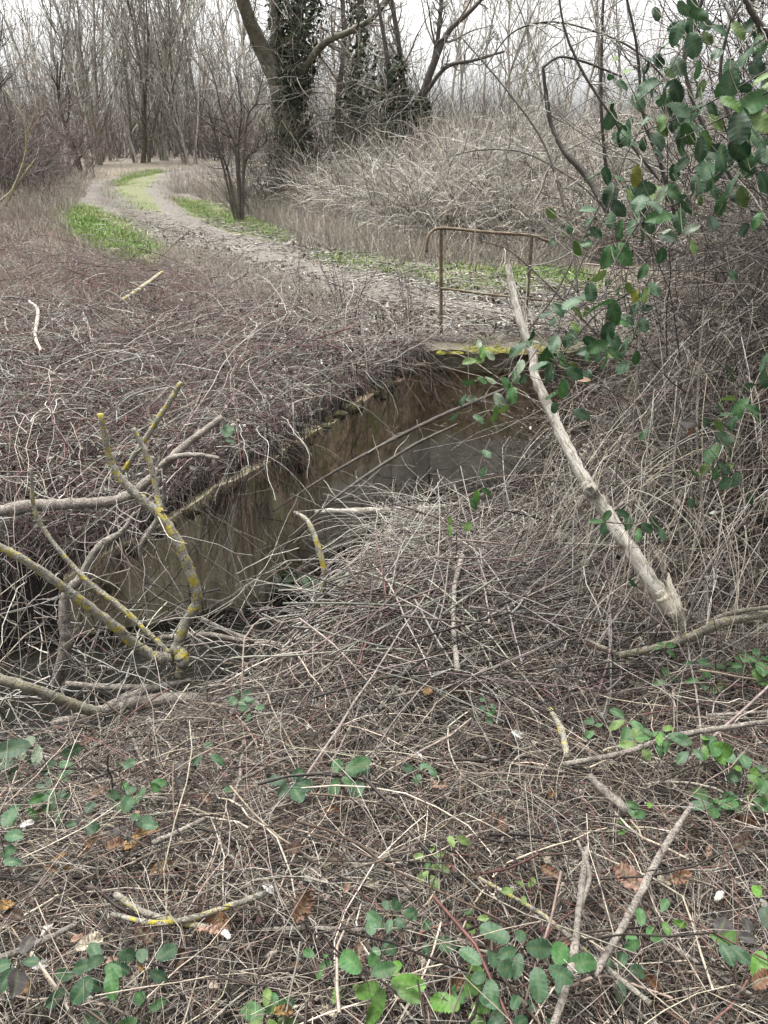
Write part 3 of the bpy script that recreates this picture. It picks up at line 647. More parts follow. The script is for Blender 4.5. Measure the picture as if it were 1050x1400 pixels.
# 3 tangle on the far left bank and over the wing wall
def bank_tangle():
    acc = Acc()
    def field(N, y0, y1):
        y = rg.uniform(y0, y1, N); x = rg.uniform(-1, 1, N) * (.62 * y + .5) - .0
        s = wall_s(x, y); k = (s > .02) & (x < .55 + .0 * y) & (track_far(x, y) > 1.45); return x[k], y[k], s[k]
    x, y, s = field(26000, 3.0, 9.5); N = len(x)
    dens = np.clip(1.25 - (y - 3.4) / 8, .25, 1); k = rg.uniform(size=N) < dens; x, y = x[k], y[k]; N = len(x)
    up = smooth(5.8, 7.0, y)
    L = rg.gamma(3.5, .13, N).clip(.15, 1.2)
    lift = (-.04 + .32 * rg.uniform(0, 1, N)) * (.25 + .75 * smooth(0, .7, wall_s(x, y)))
    P = lie(x, y, rg.uniform(0, pi, N), L, 8, rg.normal(0, 2.6, N), lift, rg.normal(0, .35, N), .08, .2, .9)
    c = pick(N, tan=1.5, grey=2.5, pale=1.5, mauve=5, red=11, brown=4, dark=4)
    acc.add(*tubes(P, taper(N, 8, rg.gamma(2.2, .0009, N).clip(.0008, .005), .5), 3, c))
    x, y, s = field(3600, 3.0, 6.4); N = len(x); L = rg.gamma(3, .17, N).clip(.15, 1.3); rise = rg.uniform(0, 1, N)
    P = lie(x, y, rg.uniform(0, pi, N), L, 10, rg.normal(0, 1.3, N), (.06 + .24 * rise) * (.3 + .7 * smooth(0, .7, s)), rg.normal(0, .35, N), .05, .3, .95)
    acc.add(*tubes(P, taper(N, 10, rg.uniform(.0016, .0046, N), .5), 4, pick(N, grey=6, pale=3, bone=.8, tan=3, brown=3, red=2, dark=2)))
    # roots and runners hanging down the face of the wall
    M = 380; t = np.where(rg.uniform(size=M) < .22, rg.normal(-.86, .09, M), np.where(rg.uniform(size=M) < .25, rg.normal(-.55, .07, M), rg.uniform(-1.7, .4, M))); y0 = np.interp(t, WX, WY) - rg.uniform(.01, .07, M)
    P = walk(np.stack([t, y0, np.interp(t, WX, WT) + rg.uniform(-.05, .1, M)], -1), np.stack([rg.normal(0, .25, M), rg.normal(-.1, .15, M), -np.ones(M)], -1), rg.gamma(2.5, .16, M).clip(.1, .8), 10, .13, (0, 0, -.05), .06)
    P[..., 1] = np.minimum(P[..., 1], np.interp(P[..., 0], WX, WY) - .012)
    acc.add(*tubes(P, taper(M, 10, rg.uniform(.0008, .0028, M), .5), 3, pick(M, red=4, brown=4, mauve=3, dark=3, grey=1.5)))
    # stems hanging from the edge of the bank over the wall
    M = 6200; t = rg.uniform(-2.6, 1.5, M); cl = np.clip(.45 + wav(t, t * 0, 6, .3) + .5 * wav(t, t * 0, 17, 1.3), .05, 1); yw = np.interp(t, WX, WY) + rg.uniform(.0, .34, M) - .12 * (t > .3)
    S = np.stack([t, yw, H(t, yw) + rg.uniform(-.03, .10, M)], -1); D = np.stack([rg.normal(.1, .8, M), rg.normal(-.5, .5, M), rg.uniform(-.3, .4, M)], -1)
    P = walk(S, D, rg.gamma(2.0, .09, M).clip(.05, .6) * (.45 + .8 * cl), 9, .2, (0, -.0, -.12), .12)
    acc.add(*tubes(P, taper(M, 9, rg.uniform(.001, .003, M)), 3, pick(M, grey=4, tan=2, pale=2, mauve=3, red=4, brown=4, dark=4)))
    # long arching bramble canes
    M = 600; x, y, s = field(M * 2, 3.3, 5.9); x, y = x[:M], y[:M]; M = len(x)
    a = rg.uniform(0, 2 * pi, M); S = np.stack([x, y, H(x, y) + .1], -1)
    P = walk(S, np.stack([np.cos(a), np.sin(a), rg.uniform(.3, 1.1, M)], -1), rg.uniform(.3, 1.2, M), 14, .19, (0, -.01, -.12), .10, .06)
    R = taper(M, 14, rg.uniform(.0015, .0036, M)); acc.add(*tubes(P, R, 4, pick(M, pale=4, grey=4, bone=1, tan=2)))
    Q, r = sprout(P, R, 2, .2, .95, .25, .9, 6, .2, (0, 0, -.03), .6, .001); acc.add(*tubes(Q, r, 3, pick(len(Q), grey=3, pale=2, mauve=1)))
    o = acc.build('bramble_tangle', M_stem); tag(o, 'tangle of grey and purplish bramble stems covering the far left bank', 'bramble', kind='stuff')
def track_far(x, y):
    d = np.full(np.shape(x), 1e9)
    for i in range(0, len(TRL), 3): d = np.minimum(d, np.hypot(x - TRL[i, 0], y - TRL[i, 1]))
    return d
bank_tangle()

# short upright scrub and dry grass along the top of the bank and the verge
def verge():
    acc = Acc()
    def up(N, x, y, h0, h1, rr, lean, w, K=6, sg=.12, curl=.1):
        z = H(x, y); a = rg.uniform(0, 2 * pi, N); D = np.stack([np.cos(a) * lean, np.sin(a) * lean, np.ones(N)], -1)
        P = walk(np.stack([x, y, z], -1), D, rg.uniform(h0, h1, N), K, sg, (0, 0, -.02), curl)
        acc.add(*tubes(P, taper(N, K, rg.uniform(*rr, N), .35), 3, 1.35 * pick(N, **w)))
    pg = poly_ground([(-30, 290), (60, 285), (105, 330), (215, 372), (300, 392), (420, 418), (590, 440), (585, 462), (460, 470), (330, 455), (200, 440), (-30, 430)])
    q = sample_poly(pg, 11000); up(len(q), q[:, 0], q[:, 1], .06, .26, (.0012, .003), .5, dict(pink=5, mauve=4, tan=3, pale=3, brown=2, red=5, grey=2, dark=1))
    pg = poly_ground([(215, 345), (300, 352), (360, 380), (470, 415), (480, 440), (330, 425), (230, 395)])
    q = sample_poly(pg, 3800); up(len(q), q[:, 0], q[:, 1], .07, .26, (.0012, .0026), .35, dict(straw=4, pale=4, pink=3, tan=3))
    # dry margin behind the track and at its far left
    for poly, n in (([(228, 262), (310, 262), (390, 300), (590, 350), (800, 360), (800, 374), (590, 368), (420, 345), (390, 322), (300, 280)], 6500),
                    ([(-260, 275), (60, 255), (110, 250), (120, 270), (95, 300), (60, 300), (-260, 330)], 8500),
                    ([(100, 246), (150, 238), (300, 232), (330, 238), (300, 262), (240, 262), (235, 248), (215, 240), (150, 246), (120, 262)], 900)):
        q = sample_poly(poly_ground(poly), n); up(len(q), q[:, 0], q[:, 1], .15, .5, (.002, .0045), .35, dict(straw=3, pale=4, tan=4, grey=2), 5)
    o = acc.build('dead_grass', M_stem); tag(o, 'dry straw coloured grass and short pinkish scrub edging the track', 'dry grass', kind='stuff')
verge()

# litter lying on the track
def track_litter():
    acc = Acc(); N = 7000; i = rg.integers(0, 80, N); x = TRL[i, 0] + rg.normal(0, .75, N); y = TRL[i, 1] + rg.normal(0, .75, N); k = wall_s(x, y) > .2; x, y = x[k], y[k]; N = len(x)
    P = lie(x, y, rg.uniform(0, pi, N), rg.uniform(.05, .25, N), 4, rg.normal(0, 4, N), rg.uniform(.05, .085, N), rg.normal(0, .15, N))
    acc.add(*tubes(P, rg.uniform(.002, .005, N)[:, None], 3, pick(N, tan=3, pale=4, grey=3, brown=3)))
    o = acc.build('twig_litter', M_stem); tag(o, 'bits of twig and dead leaf trodden into the grey track', 'twigs', kind='stuff')
track_litter()

# green grass
def grass():
    acc = Acc()
    for gp, n in zip(GREEN, (17000, 19000, 9000, 12000, 18000)):
        q = sample_poly(gp, n); j = rg.normal(0, 1, (n, 2)) * np.where(rg.uniform(size=(n, 1)) < .6, .1, .3); x, y = (q + j).T
        h = rg.uniform(.02, .075, n) * (1 + .5 * wav(x, y, 3, 1)); a = rg.uniform(0, 2 * pi, n); wd = rg.uniform(.002, .004, n)
        z = H(x, y) + .02; b = np.stack([x, y, z], -1); sd = np.stack([np.cos(a), np.sin(a), 0 * a], -1) * wd[:, None]
        ln = np.stack([-np.sin(a), np.cos(a), 0 * a], -1) * (h * rg.uniform(.1, .9, n))[:, None]; up = np.array([0, 0, 1])
        m = b + ln * .35 + up * (h * .6)[:, None]; t = b + ln + up * h[:, None]
        V = np.stack([b - sd, b + sd, m + sd * .8, m - sd * .8, t], 1).reshape(-1, 3); i = np.arange(n) * 5
        c = np.where((rg.uniform(size=n) < .17 + .26 * wav(x, y, 2.2, 2.) + .12 * wav(x, y, 7, 1.))[:, None], np.array([.55, .48, .30]), np.array([.26, .41, .10]) * rg.uniform(.6, 1.35, (n, 1)))
        c = np.repeat(c, 5, 0); acc.add(V, np.stack([i, i + 1, i + 2, i + 3], -1), c); acc.add(V * 1, np.stack([i + 3, i + 2, i + 4], -1), c)
    o = acc.build('grass', M_stem); tag(o, 'fresh green grass strips along the track edges', 'grass', kind='stuff')
grass()

# 4 bramble mound beyond the rail
def mound():
    acc = Acc(); N = 15000
    x = rg.uniform(-3.4, 7.5, N); e = rg.gamma(1.6, .75, N)
    yl = np.interp(x, ML[:, 0], ML[:, 1]); y = yl + e * 1.15; k = y < 22; x, y = x[k], y[k]; N = len(x); z = H(x, y)
    a = rg.normal(-pi / 2, 1.2, N); D = np.stack([np.cos(a) * .7, np.sin(a) * .7, rg.uniform(.1, 1.6, N)], -1)
    P = walk(np.stack([x, y, z + rg.uniform(0, .5, N)], -1), D, rg.uniform(.3, 1.1, N), 8, .17, (0, -.02, -.08), .10, .03)
    acc.add(*tubes(P, taper(N, 8, rg.uniform(.0025, .006, N), .5), 3, 1.45 * pick(N, pale=8, grey=3, straw=2, bone=10, brown=2, dark=3)))
    M = 5600; x = rg.uniform(-3, 7.5, M); y = np.interp(x, ML[:, 0], ML[:, 1]) + rg.uniform(.9, 4.5, M); a = rg.uniform(0, 2 * pi, M)
    P = walk(np.stack([x, y, H(x, y) + .1], -1), np.stack([np.cos(a) * .3, np.sin(a) * .3, np.ones(M)], -1), rg.uniform(.3, .85, M), 6, .12, (0, 0, 0), .05)
    acc.add(*tubes(P, taper(M, 6, rg.uniform(.002, .0045, M), .4), 3, 1.45 * pick(M, pale=6, grey=2, bone=8, straw=2)))
    o = acc.build('bramble_mound', M_stem); tag(o, 'big pale mound of dead bramble stems beyond the guard rail', 'bramble', kind='stuff')
mound()

# 5 thicket at right
def thicket():
    acc = Acc()
    def env(x, y):   # top of the thicket
        return H(x, y) + .08 + .75 * smooth(.8, 1.9, x - .10 * (y - 3)) * smooth(2.2, 3.4, y)
    N = 10000; x = .45 + 2.9 * rg.beta(1.3, 1.4, N); y = rg.uniform(2.0, 5.6, N); x = x + .16 * (y - 2.2)
    k = (x < 3.2) & (wall_s(x, y) < .4); x, y = x[k], y[k]; N = len(x)
    f = rg.uniform(0, 1, N) ** .7; h = H(x, y); z = h + (env(x, y) - h) * f + .02
    a = rg.uniform(0, 2 * pi, N); D = np.stack([np.cos(a), np.sin(a), rg.normal(.1, .9, N)], -1)
    P = walk(np.stack([x, y, z], -1), D, rg.gamma(3.2, .12, N).clip(.1, .95), 9, .22, (0, 0, -.045), .16, .02)
    acc.add(*tubes(P, taper(N, 9, rg.gamma(2.3, .0008, N).clip(.0007, .0042), .5), 3, pick(N, tan=4, pale=3, pink=4, brown=4, red=2, dark=4, straw=1.5, grey=2)))
    # higher fine twigs towards the top right
    N = 7500; x = 1.25 + 1.9 * rg.beta(1.5, 1.2, N); y = rg.uniform(2.9, 4.9, N); zt = H(x, y) + .4 + 1.0 * smooth(1.15, 2.4, x); z = H(x, y) + (zt - H(x, y)) * rg.uniform(.2, 1, N)
    P = walk(np.stack([x, y, z], -1), rg.normal(size=(N, 3)) + np.array([-.4, -.3, .0]), rg.gamma(3, .12, N).clip(.1, .8), 9, .22, (0, 0, -.08), .14, .02)
    acc.add(*tubes(P, taper(N, 9, rg.uniform(.0008, .0024, N), .5), 3, pick(N, tan=4, pale=2, pink=3, brown=5, dark=4, straw=1.5)))
    # net of fine bare twigs against the sky
    N = 850; x = .95 + 2.2 * rg.beta(1.4, 1.1, N); y = rg.uniform(3.0, 5.4, N); z = H(x, y) + rg.uniform(.5, 2.0, N) * smooth(.7, 1.9, x) + .2
    P = walk(np.stack([x, y, z], -1), rg.normal(size=(N, 3)) * np.array([1, 1, .8]) + np.array([-.3, -.1, .55]), rg.uniform(.5, 1.5, N), 12, .11, (0, 0, -.01), .05); R = taper(N, 12, rg.uniform(.002, .0042, N), .35)
    acc.add(*tubes(P, R, 4, pick(N, brown=4, dark=5, tan=1.5, grey=1.5))); Q, r = sprout(P, R, 4, .15, .97, .4, .8, 8, .16, (0, 0, .01), .6, .001); acc.add(*tubes(Q, r, 3, pick(len(Q), brown=4, dark=4, tan=2, grey=2)))
    Q2, r2 = sprout(Q, r, 2, .2, .97, .5, .8, 6, .18, (0, 0, 0), .7, .0008); acc.add(*tubes(Q2, r2, 3, pick(len(Q2), brown=4, dark=4, tan=2)))
    # pale hanging grass stalks
    M = 520; x = rg.uniform(.9, 2.3, M); y = rg.uniform(2.5, 3.9, M); S = np.stack([x, y, H(x, y) + rg.uniform(.2, .9, M)], -1)
    P = walk(S, np.stack([rg.normal(-.25, .4, M), rg.normal(-.5, .3, M), rg.uniform(-.6, .4, M)], -1), rg.uniform(.3, 1.0, M), 10, .05, (0, 0, -.14), .04, .03)
    acc.add(*tubes(P, taper(M, 10, rg.uniform(.001, .0022, M), .5), 4, pick(M, straw=4, pale=4, bone=2, tan=2)))
    o = acc.build('thicket', M_stem); tag(o, 'dense brown thicket of dead bramble and grass stalks on the right', 'thicket', kind='stuff')
thicket()

def ditch():
    acc = Acc(); N = 900; x = rg.uniform(-2.1, .0, N); y = np.minimum(np.interp(x, WX, WY) - .06, bank_edge(x) + .2 + rg.uniform(0, 1.5, N)); z = -.86 + rg.gamma(1.6, .11, N)
    a = rg.uniform(0, 2 * pi, N); P = walk(np.stack([x, y, z], -1), np.stack([np.cos(a), np.sin(a) * .8, rg.normal(.1, .4, N)], -1), rg.uniform(.15, .75, N), 9, .14, (0, 0, -.02), .08)
    P[..., 1] = np.minimum(P[..., 1], np.interp(P[..., 0], WX, WY) - .03)
    acc.add(*tubes(P, taper(N, 9, rg.uniform(.001, .005, N), .5), 4, pick(N, grey=4, pale=3, brown=3, dark=4, tan=2)))
    o = acc.build('ditch_twigs', M_stem); tag(o, 'pale dead twigs fallen into the black ditch', 'twigs', kind='stuff')
ditch()

# dead leaf flecks caught in the stems
def flecks():
    acc = Acc()
    def add(x, y, lift, s0, s1, cols):
        n = len(x); z = H(x, y) + lift; c = np.stack([x, y, z], -1); s = rg.uniform(s0, s1, n)[:, None]
        u = unit(rg.normal(size=(n, 3))); v = unit(np.cross(u, unit(rg.normal(size=(n, 3))))); w_ = np.cross(u, v) * s * rg.uniform(.1, .5, (n, 1))
        V = np.stack([c - u * s, c + v * s * .55 + w_ * .6, c + u * s, c - v * s * .55 + w_ * .6, c + w_ * -.1], 1).reshape(-1, 3); i = np.arange(n)[:, None] * 5
        Fq = np.concatenate([i + np.array([[0, 1, 4]]), i + np.array([[1, 2, 4]]), i + np.array([[2, 3, 4]]), i + np.array([[3, 0, 4]])])
        acc.add(V, Fq, np.repeat(cols, 5, 0))
    N = 9000; y = rg.uniform(3.2, 7, N); x = rg.uniform(-1, .1, N) * (.62 * y + .4); k = (wall_s(x, y) > .03) & (track_far(x, y) > 1.1); x, y = x[k], y[k]; n = len(x)
    add(x, y, rg.uniform(.03, .28, n), .008, .022, pick(n, grey=4, mauve=3, brown=3, pale=1.2, dark=2))
    N = 12000; y = .5 + 4 * rg.beta(1.1, 1.6, N); x = rg.uniform(-1, 1, N) * (.3 + .62 * y); k = near_mask(x, y); x, y = x[k], y[k]; n = len(x)
    add(x, y, rg.uniform(-.06, .19, n), .004, .017, pick(n, tan=3, brown=6, dark=6, pale=1.2, red=3, grey=2))
    N = 7000; i = rg.integers(0, 75, N); x = TRL[i, 0] + rg.normal(0, .8, N); y = TRL[i, 1] + rg.normal(0, .8, N); k = wall_s(x, y) > .2; x, y = x[k], y[k]; n = len(x)
    add(x, y, rg.uniform(.045, .075, n), .012, .035, pick(n, tan=3, brown=5, dark=4, pale=2.5, grey=3))
    N = 4000; x = rg.uniform(.8, 2.8, N); y = rg.uniform(2.5, 5, N); add(x, y, rg.uniform(.05, .8, N), .006, .018, pick(N, brown=4, tan=3, dark=3, grey=2))
    o = acc.build('leaf_litter', M_stem, None, False); tag(o, 'shrivelled dead leaf scraps caught among the stems', 'leaf litter', kind='stuff')
flecks()

# ------------------------------------------------------------------ bramble leaves
LEAF = {}
LCOL = dict(green=(.06, .15, .05), deep=(.035, .085, .04), blue=(.068, .135, .07), fresh=(.11, .23, .05), yellow=(.24, .24, .04), lime=(.15, .23, .07), pale=(.22, .27, .19), purple=(.06, .05, .05),
            orange=(.36, .22, .10), rust=(.22, .12, .075), cream=(.52, .46, .36), pinkish=(.40, .26, .20), white=(.72, .70, .66), darkbrown=(.10, .06, .045), red=(.32, .06, .05))
def leaf_mesh(colour, var, dead=False):
    key = (colour, var, dead)
    if key in LEAF: return LEAF[key]
    r = np.random.default_rng(hash((var, dead)) % 1000 + 3); nr, nc = 27, 7
    t = np.linspace(0, 1, nr); wv = t ** .55 * (1 - t) ** .8 / .4 * r.uniform(.24, .33); wv[0] = .012; wv[-1] = .006
    if colour in ('blue', 'deep'): wv *= 1.12
    wv[1:-1] *= 1 + (.0 if dead else .10) * (-1.) ** np.arange(nr - 2)
    if dead: wv[1:-1] *= r.uniform(.75, 1.15, nr - 2)
    u = np.linspace(-1, 1, nc); V = np.zeros((nr, nc, 3)); V[..., 0] = u[None] * wv[:, None]; V[..., 1] = t[:, None] + .16 * np.abs(u)[None] * np.sin(pi * t)[:, None] - .05 * np.abs(u)[None] * (1 - t[:, None])
    fold = r.uniform(.0, .25); droop = r.uniform(.05, .35); tw = r.normal(0, .15)
    if dead: fold, droop = r.uniform(.3, 1.1), r.uniform(-.6, .7)
    V[..., 2] = fold * np.abs(V[..., 0]) - droop * t[:, None] ** 2 + tw * V[..., 0] * t[:, None] + .0055 * np.cos(np.arange(nr) * pi / 2)[:, None] * (np.abs(u)[None] > .2) * np.abs(u)[None]
    V[..., 2] += .03 * np.sin(t * 9 + var)[:, None] * u[None]
    if dead: V += .03 * r.normal(size=V.shape) * (np.abs(u)[None, :, None] > .1)
    c = np.array(LCOL[colour]) * np.ones((nr, nc, 3)); c *= (1 + .12 * np.cos(np.arange(nr) * pi / 2))[:, None, None]; c[:, nc // 2] = c[:, nc // 2] * .6 + np.array([.16, .20, .09]) * .4
    if colour in ('green', 'fresh') and var % 3 == 0: c[:, 5:] = c[:, 5:] * .75 + np.array([.10, .10, .05]) * .15
    i = np.arange(nr * nc).reshape(nr, nc); Fq = np.stack([i[:-1, :-1], i[:-1, 1:], i[1:, 1:], i[1:, :-1]], -1).reshape(-1, 4)
    o = link_mesh('leaf', V.reshape(-1, 3), Fq, c.reshape(-1, 3), M_leaf); LEAF[key] = o.data
    bpy.data.objects.remove(o); return LEAF[key]
from mathutils import Matrix, Vector
def put_leaf(parent, base, tip, normal, size, colour, name='leaf', dead=False):
    yv = unit(np.asarray(tip, float)); n = np.asarray(normal, float); zv = unit(n - (n @ yv) * yv); xv = np.cross(yv, zv)
    o = bpy.data.objects.new(name, leaf_mesh(colour, int(rg.integers(0, 5)), dead)); COL.objects.link(o)
    M = np.eye(4); M[:3, 0] = xv * size * rg.uniform(.85, 1.1); M[:3, 1] = yv * size; M[:3, 2] = zv * size; M[:3, 3] = base - (np.array(parent.location) if parent else 0)
    if parent: o.parent = parent
    o.matrix_local = Matrix(M.tolist()) if parent else Matrix(M.tolist())
    if not parent: o.matrix_world = Matrix(M.tolist())
    return o
def toward(p): return unit(CO - p)
# sprays hanging at right; leaves given by where their bases are, with their length in photo pixels
def sz0(lv): return sum(l[2] for l in lv) / len(lv)
def spray(label, depth, stem, leaves, scol='dark', group='bramble shoots hanging at the right', srad=.0022):
    k = np.linspace(0, 1, len(stem)); d0, d1 = depth
    pts = np.array([at_d(p[0], p[1], d0 + (d1 - d0) * t) for p, t in zip(stem, k)]); P = spline(pts, 26)
    root = empty('bramble_shoot', pts[0], label, 'bramble shoot', group)
    acc = Acc().add(*tubes(P[None], np.linspace(srad * 1.3, srad * .6, 26)[None], 6, np.array(PAL[scol])[None]))
    more = []
    for lf in list(leaves) * 2:
        if rg.uniform() < .62: more.append((lf[0] + rg.normal(0, 30), lf[1] + rg.normal(0, 30), lf[2] * rg.uniform(.6, .95), ('deep', 'blue', 'deep', 'green', 'deep', 'lime')[int(rg.integers(6))]))
    for q_, (px, py, sz, col, *ang) in enumerate(leaves + (more if sz0(leaves) > 24 else [])):
        pj = np.array([(q - CO) for q in P]); dd = pj @ FW; sx = 525 + F * pj[:, 0] / dd; sy = 700 - F * (pj @ UP) / dd
        j = int(np.argmin((sx - px) ** 2 + (sy - py) ** 2)); dep = dd[j] + (rg.uniform(-.12, .06) if q_ < len(leaves) else rg.uniform(.05, .22))
        c = at_d(px, py, dep); L = .88 * sz * dep / F
        an = radians(ang[0] if ang else rg.normal(-90, 45)); rt = np.array([1., 0, 0])
        tip = rt * cos(an) + UP * sin(an) + FW * rg.normal(-.15, .3)
        base = c - unit(tip) * L * .5
        nrm = toward(c) * .5 + np.array([0, 0, .6]) + rg.normal(size=3) * .5
        put_leaf(root, base, tip, nrm, L, col)
        acc.add(*tubes(spline([P[j], (P[j] + base) / 2 + np.array([0, 0, -.006]), base], 7)[None], np.full((1, 7), .0013), 4, np.array(PAL['olive'])[None]))
    acc.build('stem', M_stem, root, True, off=pts[0])
    return root
A = 'dark green bramble shoot '
spray(A + 'at the very top right against the sky', (2.3, 2.2), [(1010, -60), (965, 20), (930, 70), (905, 110), (870, 140)], [(936, 12, 34, 'blue', -60), (925, 44, 36, 'deep', -120), (948, 60, 34, 'blue', -70), (955, 20, 30, 'green', -20), (985, 40, 28, 'deep'), (926, 42, 28, 'blue', 150), (884, 118, 32, 'blue', -150), (900, 108, 26, 'green', -60), (890, 80, 28, 'deep'), (955, 95, 26, 'green'), (912, 62, 26, 'lime')])
spray(A + 'with broad leaves at the upper right edge', (2.1, 2.2), [(1090, 100), (1050, 125), (1010, 150), (970, 170), (930, 190)], [(1030, 140, 58, 'green', -150), (1010, 175, 52, 'deep', -90), (1022, 170, 48, 'green', -70), (998, 115, 40, 'blue', -80), (1040, 165, 44, 'lime', -60), (1000, 140, 38, 'fresh', -40), (985, 215, 46, 'deep', -100), (965, 232, 46, 'blue', -120), (975, 240, 42, 'green', -60), (958, 205, 36, 'deep')])
spray(A + 'crossing in the middle of the hanging mass', (2.4, 2.35), [(1060, 90), (990, 130), (930, 160), (880, 180), (840, 200)], [(955, 120, 34, 'green'), (930, 150, 38, 'blue', -40), (945, 155, 40, 'blue', -150), (905, 165, 34, 'fresh', -100), (908, 132, 32, 'green', -100), (893, 115, 40, 'green', -120), (880, 105, 30, 'blue', 100), (925, 125, 34, 'deep'), (965, 190, 30, 'fresh'), (940, 185, 36, 'green', -60), (900, 190, 32, 'deep'), (918, 100, 26, 'lime'), (860, 95, 22, 'lime', 40), (855, 185, 32, 'blue', -90), (850, 170, 26, 'deep', -20)])
spray(A + 'with a big ribbed leaf beside the thin pale stalk', (2.35, 2.2), [(1040, 190), (985, 235), (940, 270), (900, 290), (850, 320)], [(903, 295, 44, 'green', 190), (928, 300, 36, 'blue', -100), (940, 285, 34, 'blue', -60), (955, 250, 36, 'deep', -100), (920, 262, 34, 'green'), (880, 258, 36, 'blue', 170), (875, 275, 32, 'deep', -130), (915, 315, 30, 'pale', -160), (945, 312, 28, 'pale', 30), (905, 265, 26, 'pale', 70), (870, 240, 30, 'yellow', -90), (862, 268, 32, 'lime', -60), (895, 280, 34, 'deep', -50)])
spray(A + 'running down beside the arched branch', (2.5, 2.4), [(880, 170), (855, 215), (840, 260), (825, 300), (800, 350), (770, 420), (755, 500)], [(852, 185, 30, 'deep', -90), (862, 195, 26, 'blue', -50), (810, 240, 34, 'blue', 190), (830, 240, 26, 'deep', -60), (835, 265, 36, 'deep', -110), (805, 285, 26, 'blue', 180), (806, 300, 24, 'blue', -140), (845, 285, 30, 'blue', -60), (805, 320, 28, 'deep'), (800, 335, 22, 'green'), (815, 318, 24, 'deep'), (788, 340, 24, 'fresh', -80), (768, 322, 22, 'lime', -100), (848, 315, 30, 'green', -90)])
spray(A + 'with paired ribbed leaves above the mossy slab', (2.3, 2.15), [(905, 260), (870, 310), (845, 350), (830, 390), (828, 430), (830, 480)], [(832, 350, 38, 'green', -110), (851, 347, 40, 'green', -80), (800, 405, 36, 'blue', -150), (780, 415, 32, 'blue', -150), (822, 415, 42, 'green', -170), (840, 428, 40, 'green', -75), (830, 455, 32, 'deep', -110), (816, 474, 34, 'green', -160), (829, 490, 34, 'green', -90), (840, 465, 28, 'blue', -60), (808, 400, 30, 'deep', -80), (820, 378, 26, 'lime', -140), (860, 395, 20, 'lime', -60), (868, 405, 20, 'yellow', -90)])
spray(A + 'hanging lowest beside the pale pole', (2.35, 2.25), [(860, 400), (815, 430), (785, 465), (760, 500), (755, 530)], [(758, 470, 34, 'blue', -110), (748, 490, 36, 'green', -100), (768, 492, 34, 'green', -60), (752, 510, 30, 'deep', -100), (770, 533, 30, 'green', -90), (755, 540, 26, 'green', -150), (738, 500, 26, 'blue', -150), (800, 518, 22, 'pinkish', 180), (785, 510, 28, 'deep', -40), (740, 468, 26, 'pale', 150), (775, 465, 26, 'blue'), (800, 480, 26, 'deep')])
spray(A + 'spilling in from the right edge below the broad leaves', (2.5, 2.45), [(1110, 200), (1050, 215), (1010, 250), (975, 300)], [(1040, 205, 44, 'deep', -110), (1022, 225, 40, 'green', -80), (1045, 250, 36, 'deep', -60), (1000, 250, 38, 'blue', -130), (985, 280, 34, 'green', -100), (1015, 270, 34, 'lime', -70), (975, 305, 30, 'deep', -90), (1035, 300, 30, 'green', -120)])
spray(A + 'high at the right edge under the forked corner branch', (2.6, 2.5), [(1100, 20), (1050, 50), (1010, 80), (985, 120)], [(1040, 60, 38, 'green', -100), (1018, 75, 36, 'deep', -130), (1000, 95, 34, 'blue', -90), (1035, 95, 34, 'deep', -70), (985, 120, 30, 'green', -100), (1010, 40, 32, 'lime', -60), (1048, 120, 34, 'deep', -90)])
spray(A + 'low between the rail and the thicket', (2.7, 2.6), [(920, 330), (890, 380), (875, 430), (860, 480)], [(905, 350, 26, 'deep', -80), (880, 370, 28, 'green', -120), (895, 395, 26, 'blue', -60), (868, 420, 26, 'green', -100), (880, 445, 24, 'deep', -80), (855, 470, 24, 'blue', -120), (870, 490, 22, 'green', -90)])
spray('thin bramble shoot with young leaves dangling in front of the head wall', (2.9, 2.8), [(650, 300), (648, 380), (643, 440), (640, 500), (645, 560)], [(660, 482, 22, 'fresh', -90), (670, 486, 20, 'pale', -40), (642, 493, 22, 'lime', 190), (655, 492, 20, 'lime', 20), (655, 470, 16, 'pale', -100), (640, 523, 20, 'green', 190), (660, 520, 18, 'green', -20), (671, 520, 20, 'pale', -30), (632, 548, 20, 'blue', -120), (622, 570, 18, 'blue', -130), (645, 545, 18, 'pale', 10)], 'tan', srad=.0012)
spray('bramble shoot with one pale leaf back beside the pole', (2.8, 2.75), [(740, 470), (715, 505), (690, 535), (660, 570), (610, 600)], [(683, 547, 26, 'pale', -60), (678, 565, 26, 'fresh', -90), (692, 525, 24, 'green', -60), (700, 540, 26, 'green', -100), (705, 515, 22, 'blue'), (655, 572, 20, 'blue', -30), (690, 560, 20, 'lime'), (665, 620, 20, 'blue', -50), (712, 500, 22, 'pale', 80)], 'brown')
spray('bramble shoot trailing small leaves below the head wall', (2.9, 2.8), [(670, 600), (655, 640), (650, 680), (640, 720)], [(652, 680, 24, 'fresh', -90), (648, 690, 20, 'green', -60), (640, 720, 18, 'lime', -120), (615, 712, 16, 'lime', -90), (616, 726, 16, 'fresh', -90), (634, 718, 16, 'blue', -20), (665, 672, 20, 'green', -30), (660, 645, 18, 'blue')], 'brown')
spray('bramble shoot with shaded leaves deep in the thicket', (2.6, 2.5), [(1060, 590), (1010, 610), (980, 630), (960, 650)], [(988, 600, 30, 'blue', -30), (975, 618, 34, 'green', -130), (968, 625, 26, 'green', -90), (1000, 622, 28, 'deep', -60), (978, 648, 20, 'green', -90), (965, 640, 24, 'lime', -130), (945, 590, 18, 'rust', -120), (942, 578, 24, 'purple', 160), (990, 640, 26, 'deep')], 'brown')
